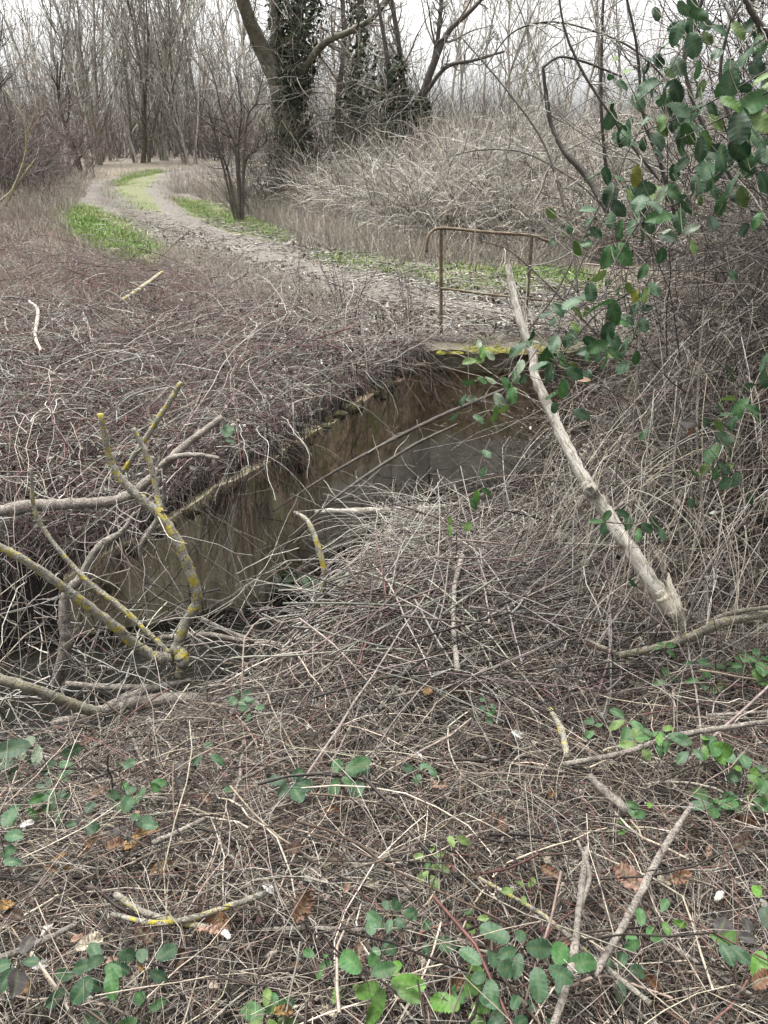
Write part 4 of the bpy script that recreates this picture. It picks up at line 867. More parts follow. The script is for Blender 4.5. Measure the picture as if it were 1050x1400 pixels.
spray('bramble shoot with round leaves at the right edge of the thicket', (2.4, 2.3), [(1090, 500), (1050, 530), (1020, 560), (1000, 570)], [(1045, 495, 34, 'blue', -120), (1048, 518, 34, 'blue', -90), (1015, 552, 28, 'green', -140), (1030, 560, 24, 'green', -30), (1035, 572, 30, 'green', -20), (1010, 562, 26, 'green', -100), (995, 545, 28, 'lime', 170), (1000, 578, 24, 'deep', -120)], 'brown')
spray('trailing shoot with small round leaves beside the pole shaft', (2.6, 2.5), [(900, 700), (870, 715), (840, 715), (820, 712)], [(815, 712, 22, 'green', 170), (825, 722, 22, 'blue', -90), (830, 705, 20, 'green', 60), (852, 702, 22, 'blue', -30), (860, 715, 22, 'blue', -100), (872, 730, 22, 'green', -110), (885, 722, 22, 'deep', -30), (895, 715, 20, 'blue', -60), (865, 798, 18, 'blue', -60), (905, 730, 22, 'blue')], 'brown')

# ground sprays: stems creeping in the litter, leaves in threes and fives
def creeper(label, px, py, n, size, cols, spread=70, lift=.25, group='bramble sprays in the near litter', vert=.55):
    base = ground(px, py, lift); dep = (base - CO) @ FW; sc = dep / F
    root = empty('bramble_spray', base - np.array([0, 0, lift * .8]), label, 'bramble spray', group); acc = Acc(); done = 0; n = int(n * 1.5); size *= .68; spread *= 1.2; n += 1
    o0 = np.array(root.location)
    while done < n:
        m = min(n - done, 3 if rg.uniform() < .7 else 5); off = rg.normal(0, 1, 2) * spread * sc * np.array([.55, .4])
        c = base + np.array([off[0], off[1], 0]); c[2] = H(c[0], c[1]) + lift * rg.uniform(.75, 1.25)
        a0 = rg.uniform(0, 2 * pi); col = cols[int(rg.integers(len(cols)))]
        st = spline([o0 + rg.normal(size=3) * .01, (o0 + c) / 2 + np.array([0, 0, .02]), c], 9); acc.add(*tubes(st[None], np.full((1, 9), .0011), 4, np.array(PAL['olive' if rg.uniform() < .6 else 'red'])[None]))
        tocam = unit(np.array([CO[0] - c[0], CO[1] - c[1], 0]))
        for q in range(m):
            an = a0 + (q - (m - 1) / 2) * (1.35 if m == 3 else 1.0) + rg.normal(0, .2); tip = np.array([cos(an), sin(an), rg.normal(-.05, .22)])
            L = size * sc * rg.uniform(.7, 1.2) * (1.15 if q == m // 2 else .95)
            b = c + tip * .012 * (1 if q != m // 2 else 2); put_leaf(root, b, tip, np.array([0, 0, 1.0]) + tocam * vert + rg.normal(size=3) * .25, L, col if rg.uniform() < .75 else cols[int(rg.integers(len(cols)))])
        done += m
    acc.build('stem', M_stem, root, True, off=o0); return root
creeper('large pale blue green leaves spread over the ditch edge at lower left', 62, 1030, 6, 46, ['blue', 'pale'], 34, .24, vert=.9)
creeper('mid green leaves below the large pale ones at lower left', 85, 1075, 8, 32, ['blue', 'green'], 60)
creeper('leaf cluster right of the large pale leaves', 175, 1070, 7, 30, ['green', 'blue'], 50)
creeper('dark purplish leaves below the lower left cluster', 160, 1130, 7, 32, ['purple', 'deep', 'blue'], 55)
creeper('dark leaves at the left edge beside orange dead leaves', 8, 1190, 5, 44, ['deep', 'blue'], 22)
creeper('single dark leaf pair in the centre litter', 365, 1052, 3, 40, ['blue', 'deep'], 16, .28)
creeper('spread dark leaf trio right of the centre pair', 482, 1050, 5, 42, ['blue', 'green'], 26, .28)
creeper('tiny leaves under the drift log', 318, 950, 6, 20, ['green', 'blue'], 34)
creeper('small shiny leaf cluster climbing the lichen stick', 418, 805, 9, 24, ['blue', 'green', 'pale'], 46, .3)
creeper('grey green leaves under the pale log', 465, 800, 8, 24, ['blue', 'pale'], 50, .25)
creeper('lone small leaves in the brushwood pile', 580, 1060, 3, 20, ['blue'], 20)
creeper('two small leaves between the rods at centre', 648, 988, 3, 18, ['green', 'blue'], 18, .28)
creeper('lime green round leaves in the middle of the lower litter', 605, 1170, 8, 26, ['lime', 'green', 'lime'], 48)
creeper('dusty blue leaves below the lime round ones', 552, 1262, 9, 34, ['blue', 'deep', 'blue'], 36, .28)
creeper('bright toothed nettle like leaves at the bottom middle', 545, 1362, 6, 62, ['green', 'fresh', 'green'], 60, .28)
creeper('big bright leaf at the bottom beside the nettle leaves', 632, 1355, 3, 62, ['fresh', 'green'], 20, .28)
creeper('dark leaves between the bottom sticks', 700, 1385, 9, 44, ['green', 'deep', 'blue'], 60)
creeper('long drooping leaves right of the kinked stick base', 735, 1335, 6, 54, ['green', 'blue'], 45, .28)
creeper('small bright leaves around the leaning stick', 865, 1290, 5, 32, ['fresh', 'green'], 34, .28)
creeper('dull round leaves at the lower right corner', 950, 1355, 9, 46, ['deep', 'blue', 'purple'], 60)
creeper('reddish dark leaves at the right edge near the bottom', 1035, 1275, 6, 40, ['deep', 'purple', 'fresh'], 30)
creeper('bottom left dusky leaves with purple tint', 75, 1375, 8, 48, ['purple', 'deep', 'blue'], 60)
creeper('dark ivy like leaves along the bottom edge left of centre', 190, 1385, 9, 42, ['deep', 'blue', 'green'], 80)
creeper('bottom edge leaves turning yellow', 385, 1385, 6, 42, ['lime', 'green', 'green'], 50)
creeper('bright green leafy patch left of the long curved stick', 850, 1010, 10, 34, ['fresh', 'green', 'lime'], 60, .28)
creeper('leafy patch of bright ovate leaves at the right side', 930, 1045, 12, 34, ['fresh', 'green', 'blue'], 66, .28)
creeper('ovate leaves at the right edge below the curved stick', 1015, 1045, 11, 36, ['green', 'fresh', 'blue'], 56, .28)
creeper('dark leaves at the right edge of the patch', 980, 1085, 7, 30, ['green', 'blue'], 46)
creeper('upright leaf cluster under the crooked branch', 935, 905, 8, 26, ['green', 'deep'], 40, .28)
creeper('glossy leaves at the right edge below the crooked branch', 1010, 920, 9, 32, ['green', 'fresh', 'green'], 50, .22)
creeper('few small leaves right of the stout cut stick', 880, 1110, 4, 24, ['fresh', 'green'], 28)
creeper('small sprig of yellowish leaves in the centre right litter', 690, 1240, 4, 26, ['green', 'lime'], 36)
creeper('small sprig beneath the forked lichen twig', 470, 1320, 4, 26, ['lime', 'green'], 26)
creeper('faint leaf sprig on the left bank litter', 300, 1060, 5, 24, ['blue', 'purple'], 50)

# fallen leaves
FALL = [(70, 1180, 26, 'orange', 'curled orange leaf on the litter at far left'), (18, 1235, 26, 'orange', 'bright orange leaf at the left edge'), (62, 1185, 20, 'rust', 'rust coloured leaf just under the left orange one'),
 (145, 1160, 30, 'rust', 'rusty leaf among the purplish leaves'), (182, 1118, 18, 'pinkish', 'small pink dead leaf above the purplish leaves'), (28, 1130, 20, 'white', 'white leaf underside near the left edge'),
 (45, 1322, 24, 'white', 'crumpled white leaf by the straight grey stick'), (40, 1352, 40, 'orange', 'large tan orange leaf in the lower left corner'), (105, 1298, 44, 'cream', 'big pale blotched leaf above the lower left corner'),
 (268, 1272, 44, 'pinkish', 'broad tan leaf under the forked lichen twig'), (312, 1268, 40, 'rust', 'long rust red leaf right of the forked lichen twig'), (405, 1260, 44, 'rust', 'dark red brown leaf in the lower centre'),
 (360, 1208, 22, 'white', 'white scrap of leaf right of the forked twig'), (315, 1282, 22, 'white', 'white curled leaf under the rust red one'), (490, 1290, 44, 'darkbrown', 'dark brown crumpled leaf at bottom centre'),
 (375, 1385, 40, 'orange', 'yellow orange leaf at the bottom edge'), (460, 1385, 34, 'cream', 'cream leaf at the bottom edge'), (880, 1215, 50, 'pinkish', 'large pinkish brown leaf beside the leaning stick'),
 (915, 1205, 40, 'rust', 'rust leaf right of the large pinkish one'), (918, 1208, 26, 'cream', 'cream leaf lying on the rust leaf'), (978, 1232, 24, 'white', 'small white leaf to the right of the leaning stick'), (1040, 1230, 24, 'white', 'white leaf at the right edge'),
 (1000, 1160, 40, 'darkbrown', 'dark curled leaf in the right litter'), (740, 1185, 34, 'rust', 'brown leaf in the litter left of the leaning stick'), (750, 1180, 26, 'cream', 'cream curled leaf beside the brown one'), (568, 1028, 16, 'white', 'tiny white leaf in the brushwood'),
 (582, 940, 26, 'orange', 'tan orange leaf in the brushwood pile'), (858, 415, 24, 'white', None), (1030, 1350, 40, 'rust', 'reddish leaf in the lower right corner'), (700, 1000, 20, 'white', 'white fungus like scrap left of the silver stick'),
 (640, 1200, 26, 'darkbrown', 'dark leaf among the lime round leaves'), (500, 1210, 24, 'cream', 'cream scrap in the middle of the lower litter'), (30, 1255, 34, 'darkbrown', 'dark brown leaf at the left edge under the orange one'), (210, 1290, 40, 'darkbrown', 'dark brown leaf left of the forked lichen twig'),
 (150, 1310, 34, 'pinkish', 'dull pink leaf above the dark ivy like leaves'), (880, 1330, 34, 'rust', 'rust leaf near the bottom right')]
for px, py, sz, col, lab in FALL:
    if lab is None: continue
    b = ground(px, py, rg.uniform(.21, .25)); dep = (b - CO) @ FW; an = rg.uniform(0, 2 * pi)
    o = put_leaf(None, b, (cos(an), sin(an), rg.normal(0, .2)), np.array([0, -.3, 1]) + rg.normal(size=3) * .3, sz * .85 * dep / F, col, 'fallen_leaf', True)
    tag(o, lab, 'fallen leaf', 'fallen leaves in the near litter')

def leaf_fall():
    for k in range(46):
        px, py = rg.uniform(10, 1040), rg.uniform(1000, 1390); b = ground(px, py, rg.uniform(.14, .23)); dep = (b - CO) @ FW; an = rg.uniform(0, 2 * pi)
        col = ('rust', 'darkbrown', 'darkbrown', 'pinkish', 'cream', 'orange')[int(rg.integers(6))]; tone = dict(rust='rusty', darkbrown='dark brown', pinkish='dull pink', cream='cream', orange='tan orange')[col]
        zone = ('bottom' if py > 1220 else 'middle') + (' left' if px < 350 else ' right' if px > 700 else ' centre')
        o = put_leaf(None, b, (cos(an), sin(an), rg.normal(0, .3)), np.array([0, -.3, 1]) + rg.normal(size=3) * .4, rg.uniform(16, 36) * dep / F, col, 'fallen_leaf', True)
        tag(o, 'small %s dead leaf half buried in the %s of the near litter' % (tone, zone), 'fallen leaf', '%s dead leaves in the %s of the near litter' % (tone, zone))
leaf_fall()

# loose rods: thicker individual sticks lying in the litter
def loose():
    for k in range(30):
        y = rg.uniform(.85, 3.0); x = rg.uniform(-.9, 1) * (.25 + .55 * y)
        if not near_mask(np.array(x), np.array(y)): continue
        L = rg.uniform(.18, .5); P = lie(np.array([x]), np.array([y]), np.array([rg.normal(.4, .8)]), np.array([L]), 8, np.array([rg.normal(0, .5)]), np.array([rg.uniform(.13, .2)]), np.array([rg.normal(0, .15)]), 0, .08, .5)[0]
        V, Fq = limb(P, [rg.uniform(.003, .0062), rg.uniform(.002, .004)], 7, 14); o0 = P[0]
        o = Acc().add(V, Fq, PAL['grey']).build('stick', M_greybark, None, True, off=o0); o.location = o0
        zone = ('close to the bottom edge' if y < 1.25 else 'in the middle litter' if y < 2.0 else 'near the brushwood pile') + (' on the left' if x < -.25 else ' on the right' if x > .3 else ' at the centre')
        tag(o, 'loose short grey stick lying ' + zone, 'stick', 'loose sticks ' + zone)
loose()

# tall pale stalks standing in the thicket
for pts, lab in (([(962, 420, 2.7), (955, 520, 2.6), (953, 600, 2.5), (960, 690, 2.42), (966, 772, 2.35)], 'tall straight pale stalk standing in the right thicket'),
                 ([(952, 250, 2.35), (947, 300, 2.35), (940, 345, 2.35), (932, 395, 2.35)], 'thin white dry stalk hanging among the bramble leaves'),
                 ([(950, 500, 2.6), (925, 600, 2.5), (922, 680, 2.4), (940, 780, 2.3)], 'brownish stalk left of the tall pale one'),
                 ([(1060, 660, 2.2), (1010, 720, 2.2), (960, 790, 2.2), (940, 850, 2.2)], 'pale stalk slanting down from the right edge'),
                 ([(875, 430, 2.7), (872, 500, 2.65), (866, 580, 2.6), (862, 640, 2.55)], 'thin grey stalk hanging under the lowest bramble leaves')):
    branch('dry_stalk', lab, 'stalk', [('stalk', pts, [1.4, 2.0, 2.0, 1.6])], M_greybark, 'dry stalks in the thicket')

# fine bare shrub growing at the bridge end, and bare twigs over the sky at right
def bare_shrub(name, label, pts, hgt, n, rad, spread, cols, mat=M_stem, kids=4, lean=(0, 0, 0), cat='shrub', group=None, trop=.02):
    base = np.asarray(pts, float); S = base + rg.normal(size=(n, 3)) * np.array([.04, .04, 0]); a = rg.uniform(0, 2 * pi, n); sp = rg.uniform(.1, spread, n)
    P = walk(S, np.stack([np.cos(a) * sp, np.sin(a) * sp, np.ones(n)], -1) + np.asarray(lean), hgt * rg.uniform(.6, 1.1, n), 12, .07, (0, 0, trop), .03); R = taper(n, 12, rad * rg.uniform(.6, 1.1, n), .25)
    A1 = Acc().add(*tubes(P, R, 6, pick(n, **cols))); A2 = Acc(); Q, r = sprout(P, R, kids, .15, .95, .45, .7, 9, .12, (0, 0, .03), .55, rad * .14)
    A2.add(*tubes(Q, r, 4, pick(len(Q), **cols))); Q2, r2 = sprout(Q, r, kids, .1, .95, .4, .7, 7, .15, (0, 0, .02), .6, rad * .1); A2.add(*tubes(Q2, r2, 3, pick(len(Q2), **cols)))
    Q3, r3 = sprout(Q2, r2, 2, .2, .95, .45, .7, 5, .15, (0, 0, .02), .7, rad * .08); A2.add(*tubes(Q3, r3, 3, pick(len(Q3), **cols)))
    root = empty(name, base, label, cat, group); A1.build('stems', mat, root, True, off=base)['kind'] = 'stuff'; o = A2.build('twigs', mat, root, True, off=base); o['kind'] = 'stuff'
    return root
drk = dict(brown=3, dark=3, olive=2, grey=1)
bare_shrub('bare_shrub', 'thin bare shrub standing at the left end of the guard rail', ground(470, 455), .95, 7, .006, .5, dict(brown=3, mauve=2, grey=3), kids=4)
bare_shrub('bare_shrub', 'fine twiggy bush just left of the first rail post', ground(560, 458), .75, 9, .004, .45, dict(brown=3, tan=3, grey=3), kids=4)
bare_shrub('bare_shrub', 'thin leaning shrub left of the bridge', ground(415, 440), .9, 4, .005, .5, dict(brown=3, mauve=2, grey=3), kids=3)
# twiggy hawthorn at right, close, over the thicket
for lab, spec, rp, tw in (
   ('dark bare branch curving across the sky at upper right', [(762, -20, 3.4), (772, 40, 3.4), (795, 95, 3.38), (830, 150, 3.35), (865, 200, 3.3), (905, 250, 3.25)], [2, 3, 3.5, 3.5, 4, 4], 9),
   ('long dark bramble cane hanging down past the rail', [(630, 50, 3.8), (690, 120, 3.7), (740, 190, 3.6), (765, 260, 3.5), (782, 330, 3.4), (790, 400, 3.3)], [1.5, 2.2, 2.6, 2.8, 2.8, 2.6], 6),
   ('arching grey twig high over the bramble mound', [(665, 90, 4.2), (700, 45, 4.2), (750, 30, 4.1), (810, 42, 4.0), (870, 70, 3.9), (930, 130, 3.8)], [1.5, 2, 2.2, 2.4, 2.6, 3], 8),
   ('upright dark sapling stem behind the bramble leaves', [(826, -30, 4.4), (823, 60, 4.4), (822, 150, 4.4), (830, 240, 4.4), (845, 330, 4.3)], [3, 3.5, 4, 4, 4.5], 10),
   ('dark forked branch at the top right corner', [(1000, -30, 3.0), (1030, 20, 3.0), (1060, 60, 3.0)], [7, 7.5, 8], 8),
   ('slanting bare branch behind the top right leaves', [(1010, 260, 3.2), (960, 170, 3.25), (935, 80, 3.3), (960, 0, 3.3), (965, -40, 3.3)], [5, 5, 4.5, 4, 4], 12),
   ('steep bare branch rising from the thicket at right', [(930, 320, 3.5), (905, 230, 3.5), (880, 160, 3.5), (870, 60, 3.5), (850, -30, 3.5)], [5, 5, 4, 3.5, 3], 12),
   ('bent bare branch at the right edge of the sky', [(1050, 260, 3.0), (1010, 190, 3.05), (985, 110, 3.1), (1000, 30, 3.1), (1040, -30, 3.1)], [5, 5, 4, 3.5, 3], 12),
   ('dark cane slanting across the second rail post', [(690, 560, 3.4), (705, 480, 3.5), (760, 400, 3.6), (810, 300, 3.7), (850, 220, 3.8)], [2, 2.5, 2.5, 2.5, 2], 5),
   ('dark bramble cane crossing below the top rail', [(660, 330, 4.2), (700, 345, 4.2), (760, 400, 4.1), (830, 470, 4.0)], [1.5, 2, 2.3, 2.5], 4),
   ('thin twig reaching level from the thicket over the mound', [(610, 215, 4.6), (660, 205, 4.6), (720, 210, 4.5), (790, 250, 4.3), (840, 300, 4.2)], [1.2, 1.6, 2, 2.2, 2.5], 4)):
    branch('bare_branch', lab, 'branch', [('limb', spec, [r * .72 for r in rp])], M_bark_dark, 'bare branches over the right hand thicket', int(tw * 1.7), .33, 6)

# ------------------------------------------------------------------ trees
TW = dict(grey=5, brown=.6, olive=1.5, tan=2.5, pale=4)  # bark mix weighted to pale: distance haze put into the tree colours
HAZE_LIFT = 1.35  # lightens background tree colours in place of haze in the air
def tree_proto(name, Hh, r0, ntr, lean, n1, n2, n3, a1=.7, t0=.12, cols=TW, n4=0, wob=.05, l1=.34, rtw=.006):
    base = np.zeros((ntr, 3)); base[:, :2] = rg.normal(0, .12 * (ntr > 1) * (1 + ntr * .1), (ntr, 2)); a = rg.uniform(0, 2 * pi, ntr)
    P = walk(base - np.array([0, 0, .3]), np.stack([np.cos(a) * lean, np.sin(a) * lean, np.ones(ntr)], -1), Hh * rg.uniform(.7, 1.05, ntr), 14, wob, (0, 0, .03), .02); R = taper(ntr, 14, r0 * rg.uniform(.55, 1.05, ntr), .22)
    R[:, 0] *= 1.35
    tr = Acc().add(*tubes(P, R, 8, HAZE_LIFT * pick(ntr, **cols)))
    Q, r = sprout(P, R, n1, t0, .97, l1, a1, 10, .11, (0, 0, .06), .5, rtw * 1.6); tr.add(*tubes(Q, r, 5, HAZE_LIFT * pick(len(Q), **cols)))
    cr = Acc(); Q2, r2 = sprout(Q, r, n2, .12, .97, .5, .75, 8, .14, (0, 0, .05), .55, rtw); cr.add(*tubes(Q2, r2, 4, HAZE_LIFT * pick(len(Q2), **cols)))
    Q3, r3 = sprout(Q2, r2, n3, .12, .97, .55, .75, 6, .16, (0, 0, .04), .7, rtw * .75); cr.add(*tubes(Q3, r3, 3, HAZE_LIFT * pick(len(Q3), **cols)))
    if n4: Q4, r4 = sprout(Q3, r3, n4, .2, .97, .6, .7, 5, .18, (0, 0, .03), .75, rtw * .6); cr.add(*tubes(Q4, r4, 3, pick(len(Q4), **cols)))
    root = empty(name); a = tr.build('trunk', M_bark, root); b = cr.build('crown', M_stem, root); return root
def chosen(L):
    free = [p for p in L if 'label' not in p]
    return free[0] if free else L[int(rg.integers(len(L)))]
def place(proto, loc, rz, sc, label, cat='tree', group=None, first=[]):
    if proto in first:
        o = proto.copy(); COL.objects.link(o)
        for ch in proto.children: c = ch.copy(); COL.objects.link(c); c.parent = o
    else: o = proto; first.append(proto)
    o.location = loc; o.rotation_euler = (0, 0, rz); o.scale = (sc, sc, sc); return tag(o, label, cat, group)
pole = [tree_proto('bare_tree', 10, .07, 1, .05, 22, 6, 4, .6, .1) for _ in range(3)]
copp = [tree_proto('coppiced_tree', 9.5, .075, 6, .16, 15, 5, 3, .55, .12) for _ in range(2)]
bush = [tree_proto('bare_bush', 3.6, .03, 16, .5, 9, 4, 3, .6, .06, dict(brown=3, mauve=3, pink=2, red=1), wob=.09) for _ in range(2)]
spready = [tree_proto('spreading_tree', 8, .13, 2, .22, 16, 7, 5, .95, .15, dict(brown=3, grey=2, dark=2), 0, .08, .5) for _ in range(2)]
def rot(): return rg.uniform(0, 6.28)
def xy_at(px, Yd):
    d = ray(px, 225); x = d[0] * Yd / d[1]; return np.array([x, Yd, float(H(x, Yd)) - .05])
G1 = 'bare trees in the wood beyond the track'; G2 = 'bare trees beyond the bramble mound'; G3 = 'bare bushes along the wood edge'
place(copp[0], xy_at(196, 31), .4, 1.05, 'dark multi stemmed tree at the bend of the track', group=G1)
place(copp[1], xy_at(228, 33), 2.1, 1.0, 'clump of straight stems just right of the track bend', group=G1)
place(copp[0], xy_at(258, 30), 3.6, .85, 'smaller stem clump at the end of the grass right of the bend', group=G1)
place(copp[1], xy_at(135, 30), 5.0, .9, 'stem clump left of the track bend', group=G1)
for px, Yd, sc in ((62, 34, .9), (92, 30, .8), (112, 38, 1), (122, 29, .75), (152, 34, .95), (168, 42, 1.1), (182, 36, 1.05), (212, 42, 1.1), (243, 38, 1.1), (262, 44, 1.15), (278, 34, .9), (292, 40, 1.1), (312, 46, 1.1), (326, 36, 1), (342, 42, 1.1), (356, 34, .9), (140, 48, 1.1), (235, 50, 1.1), (300, 54, 1.2), (80, 46, 1)):
    place(chosen(pole), xy_at(px, Yd), rot(), sc, 'thin straight bare tree among many like it in the wood behind the track bend', group=G1)
for px, Yd, sc in ((470, 24, .8), (455, 30, .9), (490, 34, 1), (515, 30, .9), (612, 38, 1), (628, 30, .85), (655, 42, 1.1), (672, 34, .95), (690, 36, 1.05), (700, 44, 1.1), (716, 33, .9), (742, 40, 1), (765, 32, .85), (790, 38, 1), (812, 30, .8), (840, 36, .95), (880, 33, .9), (930, 38, 1), (980, 32, .9), (1030, 36, 1)):
    place(chosen(pole), xy_at(px, Yd), rot(), sc, 'thin bare tree among many like it standing on the skyline beyond the pale bramble mound', group=G2)
for px, Yd, sc, lab in ((-70, 15, .95, 'dark spreading bare tree reaching in over the top left corner'), (-10, 21, .85, 'tangled dark tree at the left edge of the wood'), (48, 25, .75, 'low spreading dark tree left of the thin poles'), (110, 27, .6, 'small spreading tree behind the reddish bush')):
    place(chosen(spready), xy_at(px, Yd), rot(), sc, lab, group='spreading trees at the left')
for px, Yd, sc, lab in ((20, 19, .75, 'dark reddish brown bush at the left edge behind the dry grass'), (58, 21, .75, 'reddish brown bush left of the track'), (98, 24, .7, 'brown bush beside the dark rut of the track'), (-40, 17, .9, 'dense brown bush cut by the left edge')):
    place(chosen(bush), xy_at(px, Yd), rot(), sc, lab, 'bush', G3)
for px, Yd, sc in ((140, 33, .8), (170, 37, .8), (215, 38, .9), (280, 36, .8), (300, 33, .75), (330, 31, .8), (352, 27, .7), (250, 43, .9)):
    place(chosen(bush), xy_at(px, Yd), rot(), sc, 'low twiggy bush under the thin trees behind the track bend', 'bush', G3)
for px, Yd, sc in ((610, 26, .6), (650, 28, .65), (700, 30, .7), (760, 28, .7), (830, 27, .75), (900, 26, .8), (970, 28, .8)):
    place(chosen(bush), xy_at(px, Yd), rot(), sc, 'low bare bush along the skyline behind the pale bramble mound', 'bush', 'bare bushes behind the mound')

# ivy-clad tree, forked
def ivy_leaves(path, rad, n, smin, smax, cols=((.020, .042, .016), (.035, .06, .022), (.05, .075, .03))):
    P = spline(path, 40); k = rg.integers(0, 40, n); R = np.interp(k / 39, np.linspace(0, 1, len(rad)), rad)
    q = unit(rg.normal(size=(n, 3)) * np.array([1, 1, .35])); c = P[k] + q * (R * rg.uniform(.45, 1.15, n) ** .8)[:, None] + rg.normal(size=(n, 3)) * np.array([.02, .02, .08])
    s = rg.uniform(smin, smax, n)[:, None]; nrm = unit(q + rg.normal(size=(n, 3)) * .5 + np.array([0, 0, .3])); u = unit(np.cross(nrm, unit(rg.normal(size=(n, 3))))); v = np.cross(nrm, u)
    V = np.stack([c - u * s * .5, c + v * s * .5, c + u * s * .6, c - v * s * .5, c + nrm * s * .12], 1).reshape(-1, 3); i = np.arange(n)[:, None] * 5
    Fq = np.concatenate([i + np.array([[0, 3, 4]]), i + np.array([[3, 2, 4]]), i + np.array([[2, 1, 4]]), i + np.array([[1, 0, 4]])])
    return V, Fq, np.repeat(np.array(cols)[rg.integers(0, len(cols), n)] * rg.uniform(.7, 1.3, (n, 1)), 5, 0)
def big_tree(name, label, limbs, Y0, ivy, tw=14, twl=.3, mat=M_bark):
    base = px_path([limbs[0][1][0]])[0]; root = empty(name, base, label, 'tree'); cr = Acc(); k = 0
    for pn, spec, rp in limbs:
        P = px_path(spec); R = [r * (q[2] / ray(q[0], q[1])[1]) / F for q, r in zip(spec, rp)]
        V, Fq = limb(P, R, 12, 20, .06); Acc().add(V, Fq, np.array((.20, .18, .13))).build(pn, mat, root, True, off=base)
        Pp = spline(P, 16)[None]; Rr = np.interp(np.linspace(0, 1, 16), np.linspace(0, 1, len(R)), R)[None]
        Q, r = sprout(Pp, np.minimum(Rr, .05), tw, .25, .98, twl, .9, 9, .16, (0, 0, .05), .45, .012); cr.add(*tubes(Q, r, 5, pick(len(Q), **TW)))
        Q2, r2 = sprout(Q, r, 5, .1, .95, .5, .8, 7, .18, (0, 0, .02), .5, .006); cr.add(*tubes(Q2, r2, 3, pick(len(Q2), **TW)))
        Q3, r3 = sprout(Q2, r2, 4, .1, .95, .5, .8, 5, .2, (0, 0, .02), .6, .004); cr.add(*tubes(Q3, r3, 3, pick(len(Q3), **TW)))
    cr.build('crown', M_stem, root, True, off=base)
    iv = Acc()
    for path, rad, n in ivy: iv.add(*ivy_leaves(px_path(path), rad, n, .05, .10))
    V = []
    for path, rad, n in ivy:      # hanging vine stems among the leaves
        P = spline(px_path(path), 30); m = n // 5; q = P[rg.integers(0, 30, m)] + rg.normal(size=(m, 3)) * np.array([.75, .75, .2]) * np.mean(rad)
        Q = walk(q, rg.normal(size=(m, 3)) * np.array([1, 1, .8]) + np.array([0, 0, .4]), rg.uniform(.4, 1.5, m), 8, .2, (0, 0, -.05), .1); iv.add(*tubes(Q, taper(m, 8, rg.uniform(.004, .010, m)), 3, pick(m, olive=4, tan=4, grey=3, straw=1)))
    iv.build('ivy', M_stem, root, False, off=base); return root
D = 17
big_tree('ivy_tree', 'stout forked tree smothered in dark ivy beside the track', [
    ('trunk', [(405, 262, D), (400, 215, D), (394, 165, D), (386, 118, D)], [22, 21, 19, 18]),
    ('limb', [(386, 122, D), (362, 75, D), (346, 40, D - .2), (332, 0, D - .4), (318, -70, D - .7)], [15, 11, 10, 9, 7]),
    ('limb', [(390, 122, D), (380, 60, D + .2), (376, 0, D + .3), (380, -70, D + .4)], [12, 9, 8, 6]),
    ('limb', [(396, 120, D), (402, 60, D + .2), (412, 0, D + .4), (418, -80, D + .4)], [11, 8, 7, 6]),
    ('limb', [(404, 112, D), (440, 62, D - .4), (480, 42, D - .8), (512, 22, D - 1.1), (540, -14, D - 1.4)], [5.5, 4.5, 4, 3.3, 2.2])], D,
    [([(402, 262, D), (398, 200, D), (394, 130, D)], [.50, .40, .33], 1300), ([(398, 130, D), (408, 60, D + .2), (420, -40, D + .4)], [.36, .46, .42], 1900), ([(425, 262, D), (418, 215, D), (410, 180, D)], [.5, .4, .3], 700), ([(392, 120, D), (380, 60, D + .2), (377, 0, D + .3)], [.26, .2, .15], 300)], 12, .28)
D2 = 15.5
big_tree('hawthorn_tree', 'multi stemmed hawthorn with ivy on its lower stems behind the mound', [
    ('trunk', [(556, 215, D2), (572, 150, D2), (590, 95, D2), (612, 45, D2), (650, 8, D2), (690, -40, D2)], [6.5, 6, 5, 4, 3, 2]),
    ('limb', [(556, 200, D2), (552, 130, D2 + .2), (545, 60, D2 + .3), (530, -30, D2 + .4)], [4.5, 4, 3.5, 3]),
    ('limb', [(548, 205, D2), (535, 140, D2), (528, 70, D2), (512, -20, D2)], [4, 3.5, 3, 2]),
    ('limb', [(580, 130, D2), (610, 92, D2 - .3), (650, 82, D2 - .6), (690, 70, D2 - .8)], [3, 2.6, 2, 1.4]),
    ('limb', [(592, 92, D2), (600, 40, D2), (606, -30, D2)], [4, 3, 2.5])], D2,
    [([(552, 215, D2), (545, 150, D2), (540, 90, D2)], [.4, .33, .2], 700), ([(572, 200, D2), (578, 140, D2)], [.25, .12], 500), ([(500, 215, D2 + 1), (495, 140, D2 + 1), (505, 70, D2 + 1)], [.45, .4, .25], 450)], 16, .34, M_bark_dark)
big_tree('leaning_tree', 'ivy wrapped leaning stems between the ivy tree and the hawthorn', [
    ('trunk', [(478, 225, 17.5), (484, 150, 17.5), (490, 70, 17.5), (494, -40, 17.5)], [6, 5, 5, 4]),
    ('limb', [(470, 220, 17.2), (462, 150, 17.2), (470, 60, 17.3), (466, -40, 17.3)], [4, 4, 3, 3])], 17.5,
    [([(480, 225, 17.5), (480, 150, 17.5), (488, 60, 17.5), (492, -40, 17.5)], [.5, .4, .25, .2], 700)], 14, .3)
